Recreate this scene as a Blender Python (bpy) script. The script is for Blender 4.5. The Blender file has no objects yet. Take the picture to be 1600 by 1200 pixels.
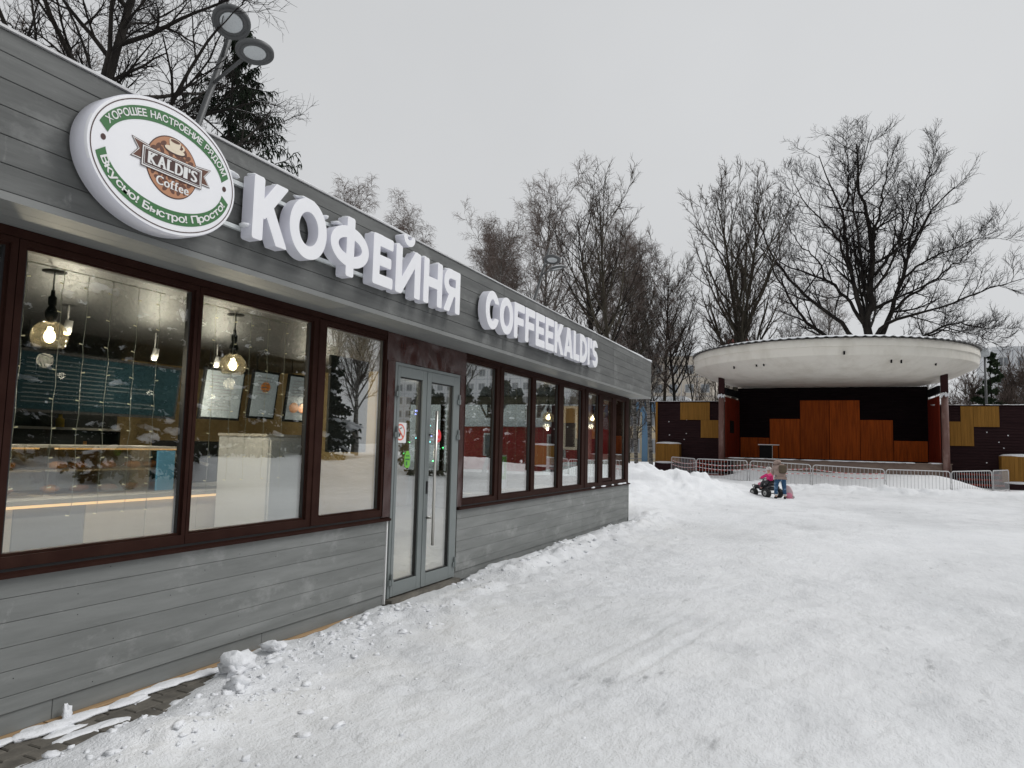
import bpy, bmesh, math, random
import numpy as np
from mathutils import Vector, Matrix, noise as mnoise

R = math.radians
random.seed(7)
SC = bpy.context.scene
COL = SC.collection

# ------------------------------------------------------------------ camera
cam_d = bpy.data.cameras.new('camera')
cam = bpy.data.objects.new('camera', cam_d)
COL.objects.link(cam)
cam.matrix_world = Matrix((( .9137, .0129, .4061, 0.0),
                           ( .4055, -.0896, -.9097, 0.0),
                           ( .0246, .9959, -.0871, 1.55),
                           (0, 0, 0, 1)))
_q = cam.matrix_world.to_quaternion().normalized()
cam.matrix_world = Matrix.Translation((0, 0, 1.55)) @ _q.to_matrix().to_4x4()
cam_d.sensor_fit = 'HORIZONTAL'
cam_d.sensor_width = 36.0
cam_d.lens = 36.0 * 1109.0 / 1600.0
cam_d.clip_start = 0.05
cam_d.clip_end = 3000
SC.camera = cam

# ------------------------------------------------------------------ sky, sun, exposure
SUN_EL, SUN_AZ = R(48), R(60)       # azimuth measured from +Y towards +X
world = bpy.data.worlds.new('World')
SC.world = world
world.use_nodes = True
wn = world.node_tree
wn.nodes.clear()
w_out = wn.nodes.new('ShaderNodeOutputWorld')
w_bg = wn.nodes.new('ShaderNodeBackground')
w_sky = wn.nodes.new('ShaderNodeTexSky')
w_sky.sky_type = 'NISHITA'
w_sky.sun_disc = False
w_sky.sun_elevation = SUN_EL
w_sky.sun_rotation = SUN_AZ
w_sky.dust_density = 4.0
w_hsv = wn.nodes.new('ShaderNodeHueSaturation')
w_hsv.inputs['Saturation'].default_value = 0.04
w_mix = wn.nodes.new('ShaderNodeMix')
w_mix.data_type = 'RGBA'
w_mix.inputs[0].default_value = 0.9           # closed cloud cover
w_mix.inputs[7].default_value = (5.30, 5.40, 5.52, 1)
wn.links.new(w_sky.outputs[0], w_hsv.inputs['Color'])
wn.links.new(w_hsv.outputs[0], w_mix.inputs[6])
wn.links.new(w_mix.outputs[2], w_bg.inputs['Color'])
w_tc = wn.nodes.new('ShaderNodeTexCoord'); w_nz = wn.nodes.new('ShaderNodeTexNoise'); w_nz.inputs['Scale'].default_value = 1.6; w_nz.inputs['Detail'].default_value = 5
w_mr = wn.nodes.new('ShaderNodeMapRange'); w_mr.inputs[1].default_value = .3; w_mr.inputs[2].default_value = .7; w_mr.inputs[3].default_value = .95; w_mr.inputs[4].default_value = 1.05
w_ml = wn.nodes.new('ShaderNodeMix'); w_ml.data_type = 'RGBA'; w_ml.blend_type = 'MULTIPLY'; w_ml.inputs[0].default_value = 1
wn.links.new(w_tc.outputs['Generated'], w_nz.inputs['Vector']); wn.links.new(w_nz.outputs['Fac'], w_mr.inputs[0])
wn.links.new(w_mix.outputs[2], w_ml.inputs[6]); wn.links.new(w_mr.outputs[0], w_ml.inputs[7]); wn.links.new(w_ml.outputs[2], w_bg.inputs['Color'])
w_bg.inputs['Strength'].default_value = 0.1
wn.links.new(w_bg.outputs[0], w_out.inputs['Surface'])

sun_d = bpy.data.lights.new('sun', 'SUN')
sun_d.energy = 1.12
sun_d.angle = R(30)
sun_d.color = (1.0, 0.99, 0.975)
sun = bpy.data.objects.new('sun', sun_d)
COL.objects.link(sun)
sd = Vector((math.sin(SUN_AZ) * math.cos(SUN_EL), math.cos(SUN_AZ) * math.cos(SUN_EL), math.sin(SUN_EL)))
sun.location = sd * 60
sun.rotation_euler = sd.to_track_quat('Z', 'Y').to_euler()

SC.view_settings.view_transform = 'Standard'
SC.view_settings.look = 'None'
SC.view_settings.exposure = 0.27
SC.view_settings.gamma = 1.0
SC.view_settings.use_curve_mapping = False
SC.render.engine = 'CYCLES'
SC.cycles.use_denoising = True
SC.cycles.max_bounces = 8
SC.cycles.transparent_max_bounces = 24
SC.cycles.caustics_reflective = False
SC.cycles.caustics_refractive = False
SC.cycles.sample_clamp_indirect = 8.0

# ------------------------------------------------------------------ helpers
OFF = {}                                     # world offset of every root / part


def empty(name, loc=(0, 0, 0)):
    o = bpy.data.objects.new(name, None)
    COL.objects.link(o)
    o.location = loc
    o.empty_display_size = 0.2
    OFF[o.name] = Vector(loc)
    return o


def tag(o, label=None, cat=None, group=None, kind=None):
    if label: o['label'] = label
    if cat: o['category'] = cat
    if group: o['group'] = group
    if kind: o['kind'] = kind
    return o


def thing(name, loc, label, cat, group=None):
    return tag(empty(name, loc), label, cat, group)


def np_mesh(name, V, F, smooth=False, mats=None, mi=None):
    """fast mesh from arrays; F is (n,3) or (n,4)"""
    me = bpy.data.meshes.new(name)
    V = np.ascontiguousarray(V, dtype=np.float32)
    F = np.ascontiguousarray(F, dtype=np.int32)
    k = F.shape[1]
    me.vertices.add(len(V))
    me.vertices.foreach_set('co', V.ravel())
    me.loops.add(F.size)
    me.loops.foreach_set('vertex_index', F.ravel())
    me.polygons.add(len(F))
    me.polygons.foreach_set('loop_start', np.arange(0, F.size, k, dtype=np.int32))
    if mats:
        for m in mats: me.materials.append(m)
    if mi is not None:
        me.polygons.foreach_set('material_index', np.asarray(mi, dtype=np.int32))
    if smooth:
        me.polygons.foreach_set('use_smooth', np.ones(len(F), dtype=bool))
    me.update(calc_edges=True)
    me.validate()
    return me


def link(name, me, parent=None, loc=None):
    o = bpy.data.objects.new(name, me)
    COL.objects.link(o)
    if parent is not None:
        o.parent = parent
        OFF[o.name] = OFF.get(parent.name, Vector())
    elif loc is not None:
        o.location = loc
        OFF[o.name] = Vector(loc)
    return o


class MB:
    """collects shapes in world space, then links them as one mesh"""

    def __init__(self):
        self.v, self.f, self.m, self.s = [], [], [], []
        self.cm, self.cs = 0, False

    def add(self, vs, fs):
        b = len(self.v)
        self.v += [tuple(p) for p in vs]
        for f in fs:
            self.f.append([b + i for i in f]); self.m.append(self.cm); self.s.append(self.cs)
        return self

    def box(self, x0, x1, y0, y1, z0, z1):
        return self.add([(x0, y0, z0), (x1, y0, z0), (x1, y1, z0), (x0, y1, z0), (x0, y0, z1), (x1, y0, z1), (x1, y1, z1), (x0, y1, z1)],
                        [(0, 3, 2, 1), (4, 5, 6, 7), (0, 1, 5, 4), (1, 2, 6, 5), (2, 3, 7, 6), (3, 0, 4, 7)])

    def cbox(self, x0, x1, y0, y1, z0, z1, c=.004, axis='x'):
        """box with the long edges of its outer face chamfered; outer face is x1 ('x') or y0 ('y')"""
        vs = [(0, 0, 0), (0, 1, 0), (0, 1, 1), (0, 0, 1)]
        P = []
        if axis == 'x':
            for (xx, k) in ((x0, 0), (x1 - c if x1 > x0 else x1 + c, 0), (x1, c)):
                P += [(xx, y0 + k, z0 + k), (xx, y1 - k, z0 + k), (xx, y1 - k, z1 - k), (xx, y0 + k, z1 - k)]
        else:
            for (yy, k) in ((y1, 0), (y0 + c, 0), (y0, c)):
                P += [(x0 + k, yy, z0 + k), (x1 - k, yy, z0 + k), (x1 - k, yy, z1 - k), (x0 + k, yy, z1 - k)]
        F = [(3, 2, 1, 0), (8, 9, 10, 11)]
        for b in (0, 4):
            for i in range(4):
                j = (i + 1) % 4
                F.append((b + i, b + j, b + 4 + j, b + 4 + i))
        return self.add(P, F)

    def obox(self, c, ux, uy, uz, hx, hy, hz):
        c, ux, uy, uz = map(Vector, (c, ux, uy, uz))
        P = [c + ux * (sx * hx) + uy * (sy * hy) + uz * (sz * hz) for sz in (-1, 1) for sx, sy in ((-1, -1), (1, -1), (1, 1), (-1, 1))]
        return self.add(P, [(0, 3, 2, 1), (4, 5, 6, 7), (0, 1, 5, 4), (1, 2, 6, 5), (2, 3, 7, 6), (3, 0, 4, 7)])

    def tube(self, pts, r, n=8, caps=True):
        pts = [Vector(p) for p in pts]
        rs = r if isinstance(r, (list, tuple)) else [r] * len(pts)
        t0 = (pts[-1] - pts[0]).normalized() if (pts[-1] - pts[0]).length > 1e-6 else (pts[1] - pts[0]).normalized()
        ref = Vector((0, 0, 1)) if abs(t0.z) < .9 else Vector((1, 0, 0))
        V = []
        for i, p in enumerate(pts):
            a = pts[max(i - 1, 0)]; b = pts[min(i + 1, len(pts) - 1)]
            t = (b - a).normalized()
            u = t.cross(ref)
            if u.length < 1e-4: u = t.cross(Vector((0, 1, 0)))
            u.normalize(); w = t.cross(u)
            for k in range(n):
                an = 2 * math.pi * k / n
                V.append(p + (u * math.cos(an) + w * math.sin(an)) * rs[i])
        F = []
        for i in range(len(pts) - 1):
            for k in range(n):
                k2 = (k + 1) % n
                F.append((i * n + k, i * n + k2, (i + 1) * n + k2, (i + 1) * n + k))
        if caps:
            F.append(tuple(range(n))); F.append(tuple((len(pts) - 1) * n + k for k in reversed(range(n))))
        return self.add(V, F)

    def lathe(self, prof, c=(0, 0, 0), n=32, axis=(0, 0, 1), ux=None, sx=1.0, sy=1.0):
        """prof: list of (radius, height) turned round axis through c"""
        ax = Vector(axis).normalized()
        u = Vector(ux) if ux else ax.cross(Vector((0, 0, 1)) if abs(ax.z) < .9 else Vector((1, 0, 0))).normalized()
        w = ax.cross(u)
        c = Vector(c)
        V = []
        for r, h in prof:
            for k in range(n):
                an = 2 * math.pi * k / n
                V.append(c + ax * h + u * (math.cos(an) * r * sx) + w * (math.sin(an) * r * sy))
        F = []
        for i in range(len(prof) - 1):
            for k in range(n):
                k2 = (k + 1) % n
                F.append((i * n + k, i * n + k2, (i + 1) * n + k2, (i + 1) * n + k))
        if prof[0][0] > 1e-5: F.append(tuple(reversed(range(n))))
        if prof[-1][0] > 1e-5: F.append(tuple((len(prof) - 1) * n + k for k in range(n)))
        return self.add(V, F)

    def ellipsoid(self, c, rx, ry, rz, n=12, m=7, rot=None, bump=0, seed=0):
        V, F = [], []
        for i in range(m + 1):
            th = math.pi * i / m
            for k in range(n):
                ph = 2 * math.pi * k / n
                p = Vector((math.sin(th) * math.cos(ph), math.sin(th) * math.sin(ph), math.cos(th)))
                if bump: p *= 1 + bump * mnoise.noise(p * 2.1 + Vector((seed * 7.3, seed * 3.1, 0)))
                p = Vector((p.x * rx, p.y * ry, p.z * rz))
                if rot: p = rot @ p
                V.append(Vector(c) + p)
        for i in range(m):
            for k in range(n):
                k2 = (k + 1) % n
                F.append((i * n + k, (i + 1) * n + k, (i + 1) * n + k2, i * n + k2))
        return self.add(V, F)

    def prism(self, poly, fn, a, b):
        """poly: 2-D outline; fn(u, v, d) -> 3-D; extruded from depth a to b"""
        n = len(poly)
        V = [fn(u, v, a) for u, v in poly] + [fn(u, v, b) for u, v in poly]
        F = [tuple(range(n)), tuple(reversed(range(n, 2 * n)))]
        for i in range(n):
            j = (i + 1) % n
            F.append((i, n + i, n + j, j))
        return self.add(V, F)

    def mesh(self, name, mats, off=Vector(), bm_fix=True):
        me = bpy.data.meshes.new(name)
        V = [(p[0] - off[0], p[1] - off[1], p[2] - off[2]) for p in self.v]
        me.from_pydata(V, [], self.f)
        for m in (mats if isinstance(mats, (list, tuple)) else [mats]): me.materials.append(m)
        me.polygons.foreach_set('material_index', self.m)
        me.polygons.foreach_set('use_smooth', self.s)
        if bm_fix:
            bm = bmesh.new(); bm.from_mesh(me)
            bmesh.ops.recalc_face_normals(bm, faces=bm.faces)
            bm.to_mesh(me); bm.free()
        me.update()
        return me

    def build(self, name, mats, parent=None, origin=None):
        if parent is not None:
            off = OFF.get(parent.name, Vector())
            return link(name, self.mesh(name, mats, off), parent)
        if origin is None:
            a = np.array(self.v)
            origin = ((a[:, 0].min() + a[:, 0].max()) / 2, (a[:, 1].min() + a[:, 1].max()) / 2, a[:, 2].min())
        return link(name, self.mesh(name, mats, Vector(origin)), None, origin)


def copy_tree(o, parent=None):
    c = o.copy()
    COL.objects.link(c)
    c.parent = parent
    OFF[c.name] = OFF.get(o.name, Vector())
    for ch in o.children: copy_tree(ch, c)
    return c


# ---- value noise on arrays
_rng = np.random.default_rng(5)
_perm = _rng.permutation(512)
_val = _rng.random(512)


def vn(x, y, s=0):
    xi = np.floor(x).astype(np.int64); yi = np.floor(y).astype(np.int64)
    fx = x - xi; fy = y - yi
    fx = fx * fx * fx * (fx * (fx * 6 - 15) + 10); fy = fy * fy * fy * (fy * (fy * 6 - 15) + 10)
    def h(a, b): return _val[(_perm[(_perm[(a + s * 37) & 511] + b) & 511])]
    return (h(xi, yi) * (1 - fx) + h(xi + 1, yi) * fx) * (1 - fy) + (h(xi, yi + 1) * (1 - fx) + h(xi + 1, yi + 1) * fx) * fy


def fbm(x, y, o=4, s=0, g=.5):
    t = 0; a = 1.0; n = 0
    for i in range(o):
        t = t + a * (vn(x * 2 ** i + i * 11.3, y * 2 ** i - i * 7.7, s + i) - .5); n += a; a *= g
    return t / n * 2


def sst(a, b, x):
    t = np.clip((x - a) / (b - a), 0, 1)
    return t * t * (3 - 2 * t)


def bump_(x, y, cx, cy, rx, ry):
    return np.exp(-(((x - cx) / rx) ** 2 + ((y - cy) / ry) ** 2))


# ------------------------------------------------------------------ materials
def mat(name, col, rough=.6, metal=0.0, spec=.5, noise=None, bump=None, emit=None, coat=0, alpha=None, stretch=None, rnd=0, sss=0):
    """noise = (scale, second colour, low, high[, detail]); bump = (scale, strength, distance)"""
    m = bpy.data.materials.new(name)
    m.use_nodes = True
    nt = m.node_tree
    b = nt.nodes['Principled BSDF']
    b.inputs['Base Color'].default_value = (*col, 1)
    b.inputs['Roughness'].default_value = rough
    b.inputs['Metallic'].default_value = metal
    b.inputs['Specular IOR Level'].default_value = spec
    if coat: b.inputs['Coat Weight'].default_value = coat; b.inputs['Coat Roughness'].default_value = .1
    if sss:
        b.inputs['Subsurface Weight'].default_value = sss; b.inputs['Subsurface Radius'].default_value = (.03, .03, .035); b.inputs['Subsurface Scale'].default_value = .5
    if emit:
        b.inputs['Emission Color'].default_value = (*emit[0], 1); b.inputs['Emission Strength'].default_value = emit[1]
    tc = None
    if noise or bump:
        tc = nt.nodes.new('ShaderNodeTexCoord')
        mp = nt.nodes.new('ShaderNodeMapping')
        nt.links.new(tc.outputs['Object'], mp.inputs[0])
        if stretch: mp.inputs['Scale'].default_value = stretch
    if noise:
        n = nt.nodes.new('ShaderNodeTexNoise')
        n.inputs['Scale'].default_value = noise[0]; n.inputs['Detail'].default_value = noise[4] if len(noise) > 4 else 6
        n.inputs['Roughness'].default_value = .62
        nt.links.new(mp.outputs[0], n.inputs['Vector'])
        r = nt.nodes.new('ShaderNodeValToRGB')
        r.color_ramp.elements[0].position = noise[2]; r.color_ramp.elements[0].color = (*col, 1)
        r.color_ramp.elements[1].position = noise[3]; r.color_ramp.elements[1].color = (*noise[1], 1)
        nt.links.new(n.outputs['Fac'], r.inputs[0])
        src = r.outputs[0]
        if rnd:
            oi = nt.nodes.new('ShaderNodeObjectInfo')
            mr = nt.nodes.new('ShaderNodeMapRange')
            mr.inputs[3].default_value = 1 - rnd; mr.inputs[4].default_value = 1 + rnd
            nt.links.new(oi.outputs['Random'], mr.inputs[0])
            mx = nt.nodes.new('ShaderNodeMix'); mx.data_type = 'RGBA'; mx.blend_type = 'MULTIPLY'; mx.inputs[0].default_value = 1
            nt.links.new(src, mx.inputs[6]); nt.links.new(mr.outputs[0], mx.inputs[7])
            src = mx.outputs[2]
        nt.links.new(src, b.inputs['Base Color'])
    if bump:
        n2 = nt.nodes.new('ShaderNodeTexNoise')
        n2.inputs['Scale'].default_value = bump[0]; n2.inputs['Detail'].default_value = 5
        nt.links.new(mp.outputs[0], n2.inputs['Vector'])
        bp = nt.nodes.new('ShaderNodeBump')
        bp.inputs['Strength'].default_value = bump[1]; bp.inputs['Distance'].default_value = bump[2]
        nt.links.new(n2.outputs['Fac'], bp.inputs['Height'])
        nt.links.new(bp.outputs[0], b.inputs['Normal'])
    return m


def glass_mat(name, r0, r1, tint=(.93, .96, .95), rough=0.0, power=3.2, warp=0):
    """thin sheet glass: straight-through transmission and a reflection that grows towards grazing"""
    m = bpy.data.materials.new(name); m.use_nodes = True
    nt = m.node_tree; nt.nodes.clear()
    out = nt.nodes.new('ShaderNodeOutputMaterial')
    tr = nt.nodes.new('ShaderNodeBsdfTransparent'); tr.inputs[0].default_value = (*tint, 1)
    gl = nt.nodes.new('ShaderNodeBsdfGlossy'); gl.inputs['Roughness'].default_value = rough; gl.inputs[0].default_value = (1, 1, 1, 1)
    lw = nt.nodes.new('ShaderNodeLayerWeight'); lw.inputs[0].default_value = .5
    pw = nt.nodes.new('ShaderNodeMath'); pw.operation = 'POWER'; pw.inputs[1].default_value = power
    mr = nt.nodes.new('ShaderNodeMapRange'); mr.inputs[3].default_value = r0; mr.inputs[4].default_value = r1
    mx = nt.nodes.new('ShaderNodeMixShader')
    nt.links.new(lw.outputs['Facing'], pw.inputs[0]); nt.links.new(pw.outputs[0], mr.inputs[0])
    nt.links.new(mr.outputs[0], mx.inputs[0]); nt.links.new(tr.outputs[0], mx.inputs[1]); nt.links.new(gl.outputs[0], mx.inputs[2])
    nt.links.new(mx.outputs[0], out.inputs[0])
    if warp:
        tc = nt.nodes.new('ShaderNodeTexCoord'); n = nt.nodes.new('ShaderNodeTexNoise'); n.inputs['Scale'].default_value = 1.7; n.inputs['Detail'].default_value = 1
        bp = nt.nodes.new('ShaderNodeBump'); bp.inputs['Strength'].default_value = warp; bp.inputs['Distance'].default_value = .006
        nt.links.new(tc.outputs['Object'], n.inputs['Vector']); nt.links.new(n.outputs['Fac'], bp.inputs['Height']); nt.links.new(bp.outputs[0], gl.inputs['Normal'])
    return m


def bark_mat(name, dark, light, snow=.6, scale=3, birch=False):
    """bark whose upward sides carry a line of snow"""
    m = mat(name, dark, .9, spec=.2, noise=(scale, light, .38, .68), bump=(scale * 6, .5, .02), stretch=(1, 1, .35) if not birch else (.5, .5, 2.2))
    nt = m.node_tree; b = nt.nodes['Principled BSDF']
    if snow > 0:
        geo = nt.nodes.new('ShaderNodeNewGeometry'); sx = nt.nodes.new('ShaderNodeSeparateXYZ')
        nt.links.new(geo.outputs['Normal'], sx.inputs[0])
        nz = nt.nodes.new('ShaderNodeTexNoise'); nz.inputs['Scale'].default_value = 1.1; nz.inputs['Detail'].default_value = 3
        nt.links.new(geo.outputs['Position'], nz.inputs['Vector'])
        ad = nt.nodes.new('ShaderNodeMath'); ad.operation = 'MULTIPLY_ADD'; ad.inputs[1].default_value = .9
        nt.links.new(nz.outputs['Fac'], ad.inputs[0]); nt.links.new(sx.outputs['Z'], ad.inputs[2])
        gt = nt.nodes.new('ShaderNodeMapRange'); gt.inputs[1].default_value = 1.55 - snow * .5; gt.inputs[2].default_value = 1.65 - snow * .5
        nt.links.new(ad.outputs[0], gt.inputs[0])
        src = b.inputs['Base Color'].links[0].from_socket
        mx = nt.nodes.new('ShaderNodeMix'); mx.data_type = 'RGBA'
        mx.inputs[7].default_value = (.82, .83, .85, 1)
        nt.links.new(gt.outputs[0], mx.inputs[0]); nt.links.new(src, mx.inputs[6]); nt.links.new(mx.outputs[2], b.inputs['Base Color'])
    return m


def blotch(m, colr, scale, lo, hi, amt, sc=(1, 1, 1)):
    nt = m.node_tree; b = nt.nodes['Principled BSDF']; src = b.inputs['Base Color'].links[0].from_socket
    geo = nt.nodes.new('ShaderNodeNewGeometry'); mp = nt.nodes.new('ShaderNodeMapping'); mp.inputs['Scale'].default_value = sc
    n = nt.nodes.new('ShaderNodeTexNoise'); n.inputs['Scale'].default_value = scale; n.inputs['Detail'].default_value = 8; n.inputs['Roughness'].default_value = .7
    mr = nt.nodes.new('ShaderNodeMapRange'); mr.inputs[1].default_value = lo; mr.inputs[2].default_value = hi; mr.inputs[4].default_value = amt
    mx = nt.nodes.new('ShaderNodeMix'); mx.data_type = 'RGBA'; mx.inputs[7].default_value = (*colr, 1)
    nt.links.new(geo.outputs['Position'], mp.inputs[0]); nt.links.new(mp.outputs[0], n.inputs['Vector']); nt.links.new(n.outputs['Fac'], mr.inputs[0]); nt.links.new(mr.outputs[0], mx.inputs[0])
    nt.links.new(src, mx.inputs[6]); nt.links.new(mx.outputs[2], b.inputs['Base Color'])


M = {}
M['plank'] = mat('plank_grey', (.104, .107, .104), .62, spec=.3, noise=(4.2, (.165, .169, .164), .36, .70, 12), bump=(40, .22, .004), stretch=(1, .30, 2.6), rnd=.10)
M['plank2'] = mat('plank_grey_low', (.175, .182, .176), .62, spec=.3, noise=(3.6, (.245, .253, .246), .36, .70, 12), bump=(40, .22, .004), stretch=(1, .30, 2.6), rnd=.07)
for _k in ('plank', 'plank2'):
    blotch(M[_k], (.42, .425, .415), 2.6, .54, .74, .34 if _k == 'plank' else .60, (1, .7, 1.2)); blotch(M[_k], (.085, .088, .086), 3.4, .60, .78, .45, (1, .35, 1.6)); blotch(M[_k], (.45, .45, .44), 14, .64, .74, .25, (1, 1, .45))
M['soffit'] = mat('soffit_grey', (.185, .190, .184), .6, noise=(4, (.225, .231, .224), .3, .7), stretch=(1, .2, 1))
M['brown'] = mat('brown_metal', (.024, .0098, .0075), .55, spec=.05, noise=(5, (.035, .016, .012), .35, .7), bump=(9, .05, .01))
M['brown_dent'] = mat('brown_sheet', (.040, .0125, .0095), .27, spec=.55, noise=(5, (.052, .019, .015), .35, .7))
M['gasket'] = mat('black_gasket', (.012, .012, .013), .5)
M['doorgrey'] = mat('door_grey', (.175, .197, .195), .42, noise=(6, (.195, .215, .212), .3, .7))
M['steel'] = mat('brushed_steel', (.62, .60, .56), .28, metal=1)
M['zinc'] = mat('zinc', (.52, .52, .525), .45, metal=.15, noise=(14, (.60, .60, .605), .35, .65))
M['glass'] = glass_mat('window_glass', .125, .85, power=1.8, warp=.07)
M['lampglass'] = glass_mat('lamp_glass', .10, .75, tint=(.86, .80, .68), power=1.8)
_nt = M['lampglass'].node_tree
_o = [n for n in _nt.nodes if n.type == 'OUTPUT_MATERIAL'][0]; _ms = _o.inputs[0].links[0].from_socket
_tl = _nt.nodes.new('ShaderNodeBsdfTranslucent'); _tl.inputs[0].default_value = (.95, .82, .55, 1)
_m2 = _nt.nodes.new('ShaderNodeMixShader'); _m2.inputs[0].default_value = .022
_nt.links.new(_ms, _m2.inputs[1]); _nt.links.new(_tl.outputs[0], _m2.inputs[2]); _nt.links.new(_m2.outputs[0], _o.inputs[0])
M['sign_white'] = mat('sign_white', (.90, .90, .92), .35, noise=(3, (.87, .87, .90), .4, .7))
M['sign_side'] = mat('sign_side', (.80, .80, .87), .4)
M['green'] = mat('sign_green', (.050, .165, .058), .5)
M['pbrown'] = mat('print_brown', (.065, .030, .026), .5)
M['ptan'] = mat('print_tan', (.48, .235, .13), .5)
M['pcream'] = mat('print_cream', (.80, .70, .55), .5)
M['pwhite'] = mat('print_white', (.80, .80, .79), .5)
M['pbean'] = mat('print_bean', (.13, .055, .035), .5)
M['rail'] = mat('rail_white', (.66, .69, .69), .4)
M['white'] = mat('white_paint', (.75, .75, .74), .5)
M['cabinet'] = mat('cabinet_pale', (.50, .51, .52), .5)
M['ceil'] = mat('ceiling_white', (.74, .73, .69), .7, noise=(2, (.70, .69, .65), .4, .7))
M['wall_ochre'] = mat('wall_ochre', (.34, .25, .12), .8, noise=(2, (.29, .21, .10), .35, .7))
M['wall_dark'] = mat('wall_dark', (.022, .026, .028), .6, noise=(2, (.035, .038, .04), .35, .7))
M['floor_in'] = mat('floor_tile', (.52, .50, .46), .4)
M['counter'] = mat('counter_beige', (.58, .53, .46), .5, noise=(2, (.52, .47, .41), .4, .7), stretch=(1, 1, .2))
M['cgrey'] = mat('counter_grey', (.26, .27, .30), .5)
M['ctop'] = mat('counter_top', (.42, .40, .37), .3)
M['black'] = mat('black_matte', (.012, .012, .013), .8, spec=.1)
M['blackboard'] = mat('board_black', (.018, .018, .017), .55, noise=(5, (.035, .035, .033), .4, .7))
M['teal'] = mat('menu_teal', (.005, .012, .016), .9, spec=.02)
M['chalk'] = mat('chalk_grey', (.030, .036, .040), .9, spec=.05)
M['menu_pale'] = mat('menu_pale', (.26, .29, .31), .4, emit=((.7, .8, .85), .10))
M['orange'] = mat('food_orange', (.62, .22, .05), .5)
M['pastry'] = mat('pastry', (.52, .24, .07), .6, noise=(20, (.62, .36, .14), .35, .7))
M['boxblue'] = mat('box_blue', (.10, .30, .50), .5)
M['boxyellow'] = mat('box_yellow', (.65, .45, .06), .5)
M['warm'] = mat('warm_strip', (.9, .6, .3), .5, emit=((1, .62, .28), .9))
M['bulb'] = mat('bulb_glow', (1, .9, .7), .5, emit=((1, .86, .62), 14))
M['led'] = mat('led_glow', (.7, .62, .42), .5, emit=((1, .85, .5), .25))
M['wire'] = mat('wire_clear', (.42, .40, .30), .4)
M['red'] = mat('sign_red', (.72, .045, .05), .45)
M['redsig'] = mat('sign_red_orange', (.75, .12, .06), .5)
M['lime'] = mat('sign_lime', (.17, .50, .06), .45)
M['snow'] = mat('snow_fresh', (.86, .875, .90), .62, spec=.25, noise=(9, (.80, .81, .84), .4, .7), bump=(70, .45, .012))
M['wood_tan'] = mat('wood_batten', (.42, .28, .15), .8, noise=(5, (.30, .20, .11), .35, .7), stretch=(6, .6, 6))
M['paver'] = mat('paver_grey', (.085, .078, .066), .85, noise=(9, (.17, .155, .13), .35, .7), bump=(60, .4, .004), rnd=.15)
M['concrete'] = mat('concrete_cream', (.80, .765, .69), .85, noise=(1.1, (.64, .60, .52), .45, .78, 12), bump=(7, .3, .03), stretch=(1, 1, .55))
M['siding'] = mat('siding_dark', (.020, .0075, .009), .7, spec=.15, noise=(3, (.030, .013, .014), .35, .7), stretch=(.4, 1, 3))
M['siding_black'] = mat('siding_black', (.0075, .004, .005), .8, spec=.08, noise=(3, (.012, .007, .008), .35, .7), stretch=(.4, 1, 3))
M['wood_or'] = mat('wood_orange', (.42, .085, .012), .7, spec=.12, noise=(2.2, (.20, .042, .008), .38, .70, 8), stretch=(5, 5, .35), rnd=.10)
M['wood_ye'] = mat('wood_yellow', (.29, .145, .030), .7, spec=.15, noise=(2.2, (.20, .10, .020), .40, .72, 8), stretch=(5, 5, .35), rnd=.08)
M['wood_red'] = mat('wood_red', (.20, .022, .009), .7, spec=.12, noise=(2.2, (.10, .020, .010), .40, .72, 8), stretch=(5, 5, .35))
M['column'] = mat('column_brown', (.16, .082, .068), .6, noise=(4, (.34, .24, .21), .50, .80, 8), bump=(15, .3, .01), stretch=(1, 1, .4))
M['column_d'] = mat('column_dark', (.030, .010, .010), .7, spec=.15)
M['stagefloor'] = mat('stage_floor', (.22, .16, .125), .8, noise=(3, (.16, .11, .09), .35, .7), stretch=(.3, 2, 2))
M['sheet'] = mat('roof_sheet', (.12, .12, .12), .5)
M['pole'] = mat('pole_grey', (.085, .088, .090), .45)
M['lens'] = mat('lamp_lens', (.62, .65, .66), .35, noise=(60, (.45, .48, .5), .55, .7))
M['tape_r'] = mat('tape_red', (.72, .22, .22), .5)
M['tape_w'] = mat('tape_white', (.8, .78, .78), .5)
M['bark'] = bark_mat('bark_dark', (.014, .012, .011), (.036, .031, .026), snow=.55)
M['bark2'] = bark_mat('bark_brown', (.034, .029, .022), (.075, .066, .048), snow=.5)
M['birch'] = bark_mat('bark_birch', (.045, .040, .036), (.46, .44, .41), snow=.3, scale=5, birch=True)
M['twig'] = mat('twig_dark', (.018, .015, .014), .9, spec=.1)
M['twig2'] = mat('twig_brown', (.062, .048, .040), .9, spec=.1)
M['twig3'] = mat('twig_birch', (.145, .112, .098), .9, spec=.1)
M['needle'] = mat('spruce_needle', (.011, .020, .012), .8, spec=.15, noise=(2, (.022, .034, .018), .35, .7))
M['needle2'] = mat('pine_needle', (.035, .055, .030), .8, spec=.15, noise=(2, (.055, .075, .04), .35, .7))
M['apt1'] = mat('panel_beige', (.44, .395, .335), .85, noise=(.6, (.40, .36, .31), .4, .7))
M['apt2'] = mat('panel_white', (.52, .535, .55), .85, noise=(.5, (.54, .55, .56), .4, .7))
M['apt3'] = mat('stucco_cream', (.55, .47, .33), .85)
M['apt4'] = mat('panel_blue', (.10, .19, .29), .7)
M['aptframe'] = mat('far_window_frame', (.40, .40, .40), .7)
M['aptglass'] = mat('far_window_glass', (.16, .175, .19), .3)
M['redhouse'] = mat('house_red', (.42, .022, .030), .6, noise=(2, (.36, .018, .024), .4, .7), stretch=(6, 6, .3))
M['roof_red'] = mat('roof_red', (.22, .05, .04), .7)
M['jacket'] = mat('cloth_beige', (.34, .25, .215), .9, noise=(14, (.31, .245, .215), .4, .7), bump=(30, .5, .02))
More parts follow.
